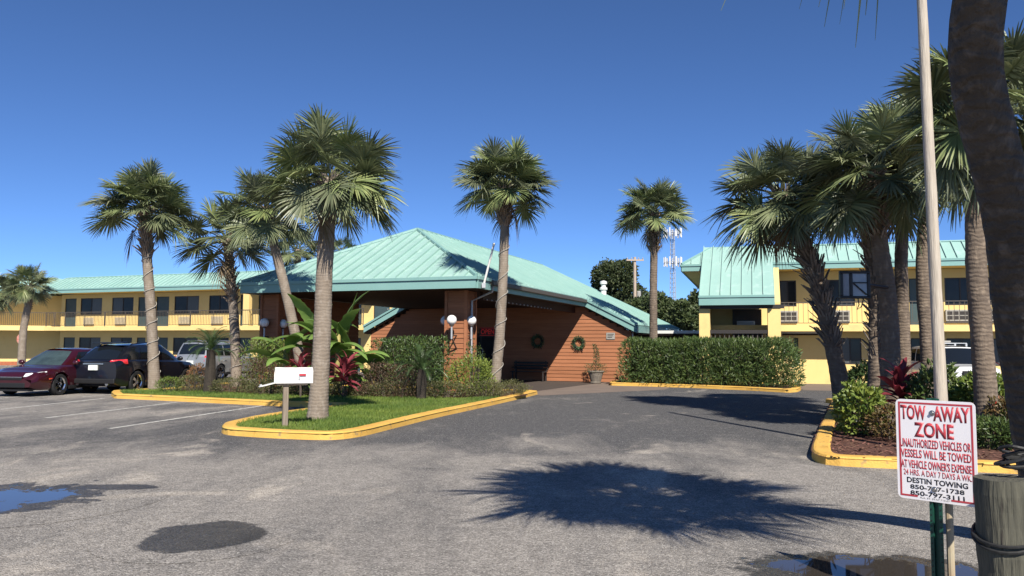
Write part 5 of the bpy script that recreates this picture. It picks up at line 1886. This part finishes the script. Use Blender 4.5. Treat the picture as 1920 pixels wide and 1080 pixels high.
def lens(T, name, material, pts, bulge, nrm):
    """thin lens following four corner points"""
    m = MB()
    nrm = Vector(nrm)
    n = 6
    for i in range(n + 1):
        for j in range(n + 1):
            a, b = i / n, j / n
            p = (Vector(pts[0]) * (1 - a) + Vector(pts[1]) * a) * (1 - b) + (Vector(pts[3]) * (1 - a) + Vector(pts[2]) * a) * b
            m.v.append(tuple(p + nrm * bulge * math.sin(PI * a) ** 0.6 * math.sin(PI * b) ** 0.6))
    for i in range(n):
        for j in range(n):
            m.f.append((i * (n + 1) + j, (i + 1) * (n + 1) + j, (i + 1) * (n + 1) + j + 1, i * (n + 1) + j + 1))
    return m.build(name, material, T, smooth=True)
hd = Vector((math.sin(RAD(10)), math.cos(RAD(10)), 0))
rt = Vector((hd.y, -hd.x, 0))
# black crossover seen from behind
whl = G(251, 737)
ctr = whl + hd * 1.42 - rt * 0.80
SUV = dict(L=4.72, W=1.86, zb=0.24, wheel=0.37, axles=(-1.42, 1.42), top=[(-2.36, 1.02), (-2.1, 1.10), (-1.2, 1.10), (0.3, 1.06), (1.0, 1.03), (1.6, 0.98), (2.1, 0.86), (2.36, 0.66)],
           cabin=(1.25, 0.35, -1.55, -2.22, 1.62), wins=[(0.08, 0.40), (0.43, 0.72), (0.76, 0.92)], rails='car_black', rooff=0.10, roofw=0.70, wm=wheel_meshes(0.37, 5), handle_mat='car_black', taper=0.13, rwlow=0.12)
T, S, E_ = car('black crossover parked nose in, seen from behind, left of the kerb tip', 'car', ctr, hd, 'car_black', SUV)
for sg in (1, -1):
    lens(T, 'tail_light', 'tail_red', [(-2.36, sg * 0.46, 0.93), (-1.95, sg * 0.93, 0.97), (-1.98, sg * 0.915, 1.12), (-2.31, sg * 0.56, 1.09)], 0.05, (-0.75, sg * 0.5, 0))
    lens(T, 'reflector', 'amber', [(-2.35, sg * 0.42, 0.53), (-2.22, sg * 0.80, 0.53), (-2.22, sg * 0.80, 0.58), (-2.35, sg * 0.42, 0.58)], 0.03, (-1, sg * 0.3, 0))
    MB().lathe([(0.05, -2.36), (0.055, -2.42), (0.04, -2.42)], 12, (0, sg * 0.52, 0.33), axis='X').build('exhaust', 'chrome', T)
MB().box(-2.44, -2.36, -0.8, 0.8, 0.34, 0.50).build('bumper', 'trim_black', T, bevel=0.03)
MB().box(-2.40, -2.365, -0.36, 0.36, 0.955, 0.985).build('trim_bar', 'chrome', T)
MB().box(-2.41, -2.37, -0.16, 0.16, 0.77, 0.93).build('licence_plate', 'plate', T)
MB().box(-1.75, -1.35, -0.55, 0.55, 1.635, 1.67).build('spoiler', 'car_black', T, bevel=0.01)
# maroon saloon, nose towards the camera
a6 = RAD(9)
h2 = Vector((-math.sin(a6), -math.cos(a6), 0))
l2 = Vector((-h2.y, h2.x, 0))
whl = G(107, 741)
ctr = whl - h2 * 1.38 - l2 * 0.82
SED = dict(L=4.85, W=1.87, zb=0.19, wheel=0.335, axles=(-1.37, 1.38), top=[(-2.42, 0.92), (-2.1, 1.01), (-1.3, 1.0), (0.4, 0.95), (0.95, 0.93), (1.6, 0.85), (2.15, 0.72), (2.42, 0.52)],
           cabin=(1.12, 0.28, -0.92, -1.75, 1.44), wins=[(0.10, 0.42), (0.45, 0.74), (0.78, 0.90)], rooff=0.06, roofw=0.64, wm=wheel_meshes(0.335, 5), taper=0.19, handle_mat='car_maroon')
T, S, E_ = car('dark maroon saloon car with nose towards the camera at left edge', 'car', ctr, h2, 'car_maroon', SED)
for sg in (1, -1):
    lens(T, 'headlight', 'head_lens', [(2.40, sg * 0.46, 0.60), (1.93, sg * 0.88, 0.66), (1.90, sg * 0.85, 0.76), (2.30, sg * 0.46, 0.70)], 0.045, (0.75, sg * 0.4, 0.2))
    lens(T, 'fog_light', 'head_lens', [(2.44, sg * 0.45, 0.33), (2.26, sg * 0.78, 0.32), (2.22, sg * 0.80, 0.37), (2.42, sg * 0.45, 0.40)], 0.03, (1, sg * 0.3, 0))
    lens(T, 'side_marker', 'amber', [(1.90, sg * 0.93, 0.50), (1.76, sg * 0.94, 0.51), (1.76, sg * 0.94, 0.55), (1.90, sg * 0.93, 0.55)], 0.01, (0, sg, 0))
MB().box(2.34, 2.445, -0.44, 0.44, 0.50, 0.58).build('grille', 'trim_black', T, bevel=0.02)
MB().box(2.36, 2.452, -0.46, 0.46, 0.583, 0.60).build('trim_bar', 'chrome', T)
MB().box(2.30, 2.44, -0.55, 0.55, 0.27, 0.42).build('grille', 'trim_black', T, bevel=0.02)
MB().box(2.25, 2.46, -0.7, 0.7, 0.17, 0.22).build('lip', 'trim_black', T)
# silver SUV beyond the bed
whl = G(409, 713.5)
h3 = Vector((math.sin(RAD(14)), math.cos(RAD(14)), 0))
r3 = Vector((h3.y, -h3.x, 0))
ctr = whl + h3 * 1.4 - r3 * 0.80
BOX = dict(L=4.7, W=1.88, zb=0.27, wheel=0.36, axles=(-1.40, 1.42), top=[(-2.35, 1.04), (-2.2, 1.10), (-1.2, 1.08), (0.5, 1.05), (1.1, 1.03), (2.0, 0.96), (2.35, 0.72)],
           cabin=(1.2, 0.55, -2.0, -2.26, 1.72), wins=[(0.06, 0.34), (0.37, 0.64), (0.67, 0.92)], rails='car_silver', rooff=0.04, roofw=0.76, wm=wheel_meshes(0.36, 6), taper=0.10)
T, S, E_ = car('silver SUV parked beyond the planting bed behind the sago palm', 'car', ctr, h3, 'car_silver', BOX)
for sg in (1, -1):
    lens(T, 'tail_light', 'tail_red', [(-2.36, sg * 0.70, 0.86), (-2.18, sg * 0.92, 0.86), (-2.18, sg * 0.90, 1.12), (-2.34, sg * 0.72, 1.12)], 0.03, (-0.8, sg * 0.5, 0))
MB().box(-2.43, -2.33, -0.84, 0.84, 0.42, 0.60).build('bumper', 'trim_black', T, bevel=0.03)
MB().box(-2.38, -2.345, -0.17, 0.17, 0.75, 0.90).build('licence_plate', 'plate', T)
# white SUV on the right
BOX2 = dict(BOX)
BOX2.update(rails=None, screen='car_glass', handle_mat='car_white')
BOX2['wm'] = BOX['wm']
wc = AT(1835, 650, 29.0)
T, S, E_ = car('white SUV with a roof rack behind the right cluster palms', 'car', (wc.x, wc.y + 2.0, 0), Vector((-0.12, -1, 0)), 'car_white', BOX2)
for sg in (1, -1):
    lens(T, 'headlight', 'head_lens', [(2.36, sg * 0.52, 0.74), (2.16, sg * 0.88, 0.76), (2.14, sg * 0.86, 0.90), (2.30, sg * 0.52, 0.88)], 0.03, (1, sg * 0.4, 0))
MB().box(2.33, 2.42, -0.5, 0.5, 0.62, 0.84).build('grille', 'trim_black', T, bevel=0.02)
MB().box(2.28, 2.44, -0.86, 0.86, 0.36, 0.56).build('bumper', 'trim_black', T, bevel=0.04)
for x in (-0.9, 0.1):
    MB().box(x - 0.03, x + 0.03, -0.62, 0.62, 1.82, 1.85).build('roof_bar', 'galv', T)
    for sg in (1, -1):
        MB().box(x - 0.03, x + 0.03, sg * 0.6 - 0.03, sg * 0.6 + 0.03, 1.70, 1.82).build('roof_bar_foot', 'galv', T)
MB().box(-0.75, 0.0, -0.5, 0.1, 1.853, 1.93).build('roof_box', 'ac_grey', T, bevel=0.02)

# ---------------------------------------------------------------- mailbox
mb = G(534, 801, 0.1)
T = thing('mailbox', 'dented white mailbox with open door on a weathered wooden post', 'mailbox', (mb.x, mb.y, 0.1), RAD(22))
po = MB().box(-0.05, 0.05, -0.05, 0.05, -0.06, 0.77).build('post', 'mail_post_wood', T, bevel=0.008)
MB().box(-0.17, 0.38, -0.09, 0.09, 0.772, 0.80).build('support_board', 'mail_post_wood', T)
def arch_prof(w, h, n=10):
    pts = [(-w / 2, 0), (w / 2, 0), (w / 2, h - w / 2)]
    pts += [(w / 2 * math.cos(PI * i / n), h - w / 2 + w / 2 * math.sin(PI * i / n)) for i in range(1, n)]
    pts += [(-w / 2, h - w / 2)]
    return pts
pr = arch_prof(0.24, 0.285)
m = MB()
x0, x1 = -0.20, 0.47
N_ = len(pr)
st = 9
for i in range(st + 1):
    x = x0 + (x1 - x0) * i / st
    for (y, z) in pr:
        k = 0.012 * noise.noise((x * 7, y * 9, z * 9))
        m.v.append((x, y * (1 + k * 2), 0.805 + z + k * (1 if z > 0.05 else 0)))
for i in range(st):
    for j in range(N_):
        m.f.append((i * N_ + j, i * N_ + (j + 1) % N_, (i + 1) * N_ + (j + 1) % N_, (i + 1) * N_ + j))
m.f.append(tuple(st * N_ + j for j in range(N_)))
bx_ = m.build('box', 'dull_white', T, smooth=False)
so_m = bx_.modifiers.new('shell', 'SOLIDIFY')
so_m.thickness = 0.006
fix_normals(bx_)
MB().box(-0.19, 0.45, -0.11, 0.11, 0.808, 0.812).build('box_floor', 'ac_grey', T)
m = MB().prism([(0, y, z) for y, z in pr], (0.012, 0, 0))
dr = m.build('door', 'dull_white', T, loc=(-0.205, 0, 0.805), rot=(0, RAD(-104), 0))
fix_normals(dr)
MB().box(0.014, 0.04, -0.02, 0.02, 0.22, 0.26).build('handle', 'galv', dr)
fg = MB().box(0.22, 0.34, -0.142, -0.134, 0.94, 0.98).build('flag', 'sign_red', T)
MB().box(0.205, 0.235, -0.135, -0.128, 0.87, 0.98).build('flag_arm', 'galv', T)

# ---------------------------------------------------------------- tow away sign
ST = RAD(47)
sc0 = AT(1754, 846, 4.95)
T = thing('tow_sign', 'white and red TOW AWAY ZONE sign on a green steel post', 'sign', (sc0.x, sc0.y, 0.0), -ST)
SW, SH = 0.457, 0.612
zc0 = sc0.z
def rrect(w, h, r, n=5):
    pts = []
    for cx, cy, a0 in ((w / 2 - r, h / 2 - r, 0), (-w / 2 + r, h / 2 - r, PI / 2), (-w / 2 + r, -h / 2 + r, PI), (w / 2 - r, -h / 2 + r, 1.5 * PI)):
        for i in range(n + 1):
            a = a0 + PI / 2 * i / n
            pts.append((cx + r * math.cos(a), cy + r * math.sin(a)))
    return pts
pn = fix_normals(MB().prism([(x, 0, zc0 + z) for x, z in rrect(SW, SH, 0.03)], (0, 0.004, 0)).build('panel', 'sign_white', T))
ins = 0.016
bw = 0.011
W2, H2 = SW - 2 * ins, SH - 2 * ins
m = MB()
zb_, zt_ = zc0 - H2 / 2, zc0 + H2 / 2
for (a, b, c, d) in ((-W2 / 2, W2 / 2, zt_ - bw, zt_), (-W2 / 2, -W2 / 2 + bw, zb_, zt_ - bw), (W2 / 2 - bw, W2 / 2, zb_, zt_ - bw), (-W2 / 2 + bw, -W2 * 0.26, zb_, zb_ + bw), (W2 * 0.19, W2 / 2 - bw, zb_, zb_ + bw)):
    m.box(a, b, -0.0012, -0.0002, c, d)
m.build('border', 'sign_red', pn)
rows = [('TOW', .065, .395, .055, .205, 'sign_red', .006), ('AWAY', .485, .935, .055, .205, 'sign_red', .006), ('ZONE', .235, .735, .225, .375, 'sign_red', .006),
        ('UNAUTHORIZED VEHICLES OR', .05, .935, .395, .482, 'sign_red', .004), ('VESSELS WILL BE TOWED', .055, .935, .50, .585, 'sign_red', .004),
        ("AT VEHICLE OWNER'S EXPENSE", .055, .935, .605, .69, 'sign_red', .004), ('24 HRS. A DAY 7 DAYS A WK.', .085, .935, .702, .762, 'sign_red', .002),
        ('DESTIN TOWING', .125, .885, .782, .836, 'sign_black', .004), ('850-787-1738', .165, .84, .852, .896, 'sign_black', .004), ('850-797-3111', .165, .84, .912, .958, 'sign_black', .004),
        ('FLA. ST. STAT.715.07', .29, .66, .966, .982, 'ac_grey', .0)]
for txt, a, b, c, d, mt, bd in rows:
    me = text_mesh(txt, 'lettering', mt, (b - a) * SW, (d - c) * SH, bd * 6.0, 0.0008)
    lo_ = inst(me, 'lettering', pn, (((a + b) / 2 - 0.5) * SW, -0.0004, zc0 + (0.5 - (c + d) / 2) * SH))
for fz in (.125, .878):
    MB().lathe([(0.017, 0), (0.017, -0.003), (0.010, -0.005), (0.009, -0.012), (0.0, -0.012)], 14, (-0.012, 0, zc0 + (0.5 - fz) * SH), axis='Y').build('bolt', 'bolt_steel', T)
# green U channel
m = MB()
hgt = zc0 + SH / 2 + 0.012
for (a, b, c, d) in ((-0.047, -0.026, 0.006, 0.010), (-0.030, -0.026, 0.0102, 0.036), (-0.026, 0.006, 0.032, 0.036), (0.006, 0.010, 0.0102, 0.036), (0.006, 0.027, 0.006, 0.010)):
    m.box(a, b, c, d, -0.1, hgt)
gp_ = m.build('post', 'green_post', T)
me = MB().lathe([(0.0045, 0), (0.0045, -0.003)], 8, axis='Y').mesh('hole', 'black_metal')
for k in range(22):
    for xx in (-0.037, 0.017):
        inst(me, 'hole', gp_, (xx, 0.0065, 0.05 + k * 0.034))
MB().tube([(0.045, 0.065, -0.1), (0.048, 0.055, 0.6), (0.050, 0.05, 1.02)], 0.022, 10, True, 0.1, 3).build('stake', 'stake_wood', T)

# ---------------------------------------------------------------- stubby timber post with cable
pc = AT(1884, 900, 4.35)
T = thing('timber_post', 'short thick weathered timber post with a dark cable, right foreground', 'post', (pc.x, pc.y, 0))
R0 = 0.145
ring, rr = [], []
for i in range(14):
    z = -0.1 + (pc.z + 0.11) * i / 13
    ring.append((0.01 * math.sin(z * 5), 0, z))
    rr.append(R0 * (1 + 0.02 * math.sin(i * 1.7)) * (0.965 if i == 13 else 1))
MB().tube(ring, rr, 22, True, 0.10, 4).build('post', 'post_wood', T, smooth=False)
for zz, tl in ((pc.z - 0.27, 0.10), (pc.z - 0.285, 0.13)):
    pts = [(math.cos(a) * (R0 + 0.014), math.sin(a) * (R0 + 0.014), zz - tl * 0.5 * math.cos(a + 2.3)) for a in [2 * PI * i / 24 for i in range(25)]]
    MB().tube(pts, 0.009, 6).build('cable', 'dark_cable', T)
rp = thing('rope_coil', 'black rope coil lying on the timber post top', 'rope', (pc.x + 0.10, pc.y + 0.02, pc.z + 0.015))
for k in range(5):
    rk = 0.075 + 0.02 * (k % 3)
    tl_ = 0.5 + 0.12 * k
    pts = [(rk * math.cos(a) + 0.012 * math.sin(3 * a + k), rk * 0.8 * math.sin(a) * math.cos(tl_ * 0.6), 0.03 + 0.016 * k + rk * 0.55 * math.sin(a + k) * 0.6 + 0.04) for a in [2 * PI * i / 22 for i in range(23)]]
    MB().tube(pts, 0.010, 6).build('loop', 'dark_cable', rp)

# ---------------------------------------------------------------- pale pole with floodlight
p0 = AT(1767, 760, 11.6)
p1 = AT(1722, -130, 11.6)
T = thing('wooden_pole', 'tall pale weathered wooden pole in the right island', 'pole', (p0.x, p0.y, 0.1))
q1 = Vector((p1.x - p0.x, 0, p1.z - 0.1))
ring = [Vector((0, 0, -0.2)).lerp(q1, i / 40) for i in range(41)]
MB().tube(ring, [0.088 - 0.022 * i / 40 for i in range(41)], 14, True, 0.09, 9).build('shaft', 'pole_wood', T, smooth=True)
# black framed fixture held on a bracket at the cluster palms
f0 = AT(1574, 508, 15.9)
f1 = AT(1632, 560, 15.9)
T = thing('framed_fixture', 'black framed two pane fixture held beside the cluster palm trunks', 'fixture', (f0.x, 15.9, f1.z))
wx, hz = f1.x - f0.x, f0.z - f1.z
m = MB()
for (a, b, c, d) in ((0, wx, 0, 0.05), (0, wx, hz - 0.05, hz), (0, 0.06, 0.05, hz - 0.05), (wx - 0.06, wx, 0.05, hz - 0.05), (0.19, 0.25, 0.05, hz - 0.05)):
    m.box(a, b, -0.03, 0.06, c, d)
m.build('frame', 'black_metal', T, bevel=0.012)
for a, b in ((0.06, 0.19), (0.25, wx - 0.06)):
    MB().box(a, b, 0.0, 0.02, 0.05, hz - 0.05).build('pane', 'panel_smoke', T)
MB().tube([(0.27, -0.02, hz * 0.55), (wx - 0.08, -0.02, 0.08)], 0.014, 6).build('brace', 'black_metal', T)
MB().box(0.25, wx - 0.06, -0.02, 0.0, hz * 0.55, hz * 0.60).build('crossbar', 'black_metal', T)
tgt = AT(1668, 540, 16.4) - Vector((f0.x, 15.9, f1.z))
MB().tube([(wx - 0.02, 0.02, hz * 0.5), tgt], 0.03, 8).build('arm', 'black_metal', T)
MB().tube([(wx * 0.6, 0.02, 0.02), (wx * 0.62, 0.0, -0.12), (wx * 0.55, 0.0, -0.22), (wx * 0.7, 0, -0.16), (wx * 0.78, 0, 0.02)], 0.012, 6).build('wire', 'dark_cable', T)

# ---------------------------------------------------------------- lattice scrap, red sign, utility pole, cell tower
lp = G(1413, 727)
T = thing('lattice_panel', 'white lattice scrap showing through the bottom of the oleander hedge', 'lattice', (lp.x, lp.y + 0.15, 0.12), -TH)
for sg in (-1, 1):
    for k in range(-5, 6):
        x0_, x1_ = k * 0.12 - 0.22 * sg, k * 0.12 + 0.22 * sg
        pts = []
        za, zb2 = 0.0, 0.44
        # clip the diagonal to the panel
        t0_, t1_ = 0.0, 1.0
        dx = x1_ - x0_
        for lim, s_ in ((-0.33, 1), (0.33, -1)):
            va, vb = (x0_ - lim) * s_, (x1_ - lim) * s_
            if va < 0 and vb < 0:
                t0_, t1_ = 1, 0
            elif va < 0:
                t0_ = max(t0_, va / (va - vb))
            elif vb < 0:
                t1_ = min(t1_, va / (va - vb))
        if t1_ - t0_ < 0.05:
            continue
        a = Vector((x0_ + dx * t0_, 0.012 * sg, 0.44 * t0_))
        b = Vector((x0_ + dx * t1_, 0.012 * sg, 0.44 * t1_))
        n_ = Vector((0, 0, 1)).cross((b - a).normalized()).normalized()
        e_ = (b - a).normalized().cross(Vector((0, 1, 0))) * 0.018
        fix_normals(MB().prism([a + e_, b + e_, b - e_, a - e_], (0, 0.011, 0)).build('slat', 'lattice_white', T))
rs = AT(36.5, 645, 42.6)
T = thing('red_sign', 'small red sign on a post half hidden by the small distant palm', 'sign', (rs.x, rs.y, 0))
MB().tube([(0, 0.03, -0.05), (0, 0.03, 2.2)], 0.03, 8).build('post', 'galv', T)
fix_normals(MB().prism([(0.17 * math.cos(a), 0, 1.85 + 0.26 * math.sin(a)) for a in [PI / 8 + PI / 4 * i for i in range(8)]], (0, 0.01, 0)).build('panel', 'sign_dull_red', T))
u0 = AT(1191, 650, 88)
zt = AT(1190, 482, 88).z
T = thing('utility_pole', 'wooden utility pole with crossarm behind the lobby roof', 'pole', (u0.x, u0.y, 0))
MB().tube([(0, 0, -0.2), (0, 0, zt)], [0.20, 0.15], 12).build('shaft', 'utility_wood', T)
MB().box(-0.95, 0.95, -0.26, -0.16, zt - 0.44, zt - 0.28).build('crossarm', 'utility_wood', T)
for x in (-0.85, -0.4, 0.4, 0.85):
    MB().lathe([(0.05, 0), (0.07, 0.1), (0.04, 0.22)], 8, (x, -0.2, zt - 0.28)).build('insulator', 'ac_grey', T)
MB().lathe([(0.2, 0), (0.24, 0.05), (0.24, 0.75), (0.18, 0.85)], 12, (0.42, -0.05, zt - 4.6)).build('transformer', 'ac_grey', T)
c0 = AT(1263, 650, 165)
zt = AT(1263, 432, 165).z
T = thing('cell_tower', 'pale lattice cell tower with two rings of antennas behind the motel', 'tower', (c0.x, c0.y, 0))
legs = [(0.55 * math.cos(a), 0.55 * math.sin(a)) for a in (0.5, 0.5 + 2 * PI / 3, 0.5 + 4 * PI / 3)]
for x, y in legs:
    MB().tube([(x * 1.6, y * 1.6, -0.2), (x * 0.8, y * 0.8, zt)], 0.075, 6).build('leg', 'tower_steel', T)
m = MB()
nb = 26
for i in range(nb):
    za, zb2 = zt * i / nb, zt * (i + 1) / nb
    ka, kb = 1.6 - 0.8 * i / nb, 1.6 - 0.8 * (i + 1) / nb
    for q in range(3):
        a, b = legs[q], legs[(q + 1) % 3]
        m.tube([(a[0] * ka, a[1] * ka, za), (b[0] * kb, b[1] * kb, zb2)], 0.035, 4, False)
        m.tube([(a[0] * kb, a[1] * kb, zb2), (b[0] * kb, b[1] * kb, zb2)], 0.035, 4, False)
m.build('bracing', 'tower_steel', T)
for zz in (zt - 0.6, AT(1263, 492, 165).z):
    ringp = [(1.75 * math.cos(a), 1.75 * math.sin(a), zz) for a in [2 * PI * i / 12 for i in range(13)]]
    MB().tube(ringp, 0.07, 5).build('platform_ring', 'tower_steel', T)
    for k in range(9):
        a = 2 * PI * k / 9
        MB().box(-0.15, 0.15, -0.08, 0.08, -0.95, 0.95).build('antenna', 'white_metal', T, loc=(1.8 * math.cos(a), 1.8 * math.sin(a), zz + 0.1), rot=(0, 0, a + PI / 2))
    for k in range(3):
        a = 0.5 + k * 2 * PI / 3
        MB().tube([(0.4 * math.cos(a), 0.4 * math.sin(a), zz), (1.75 * math.cos(a), 1.75 * math.sin(a), zz)], 0.06, 5).build('strut', 'tower_steel', T)
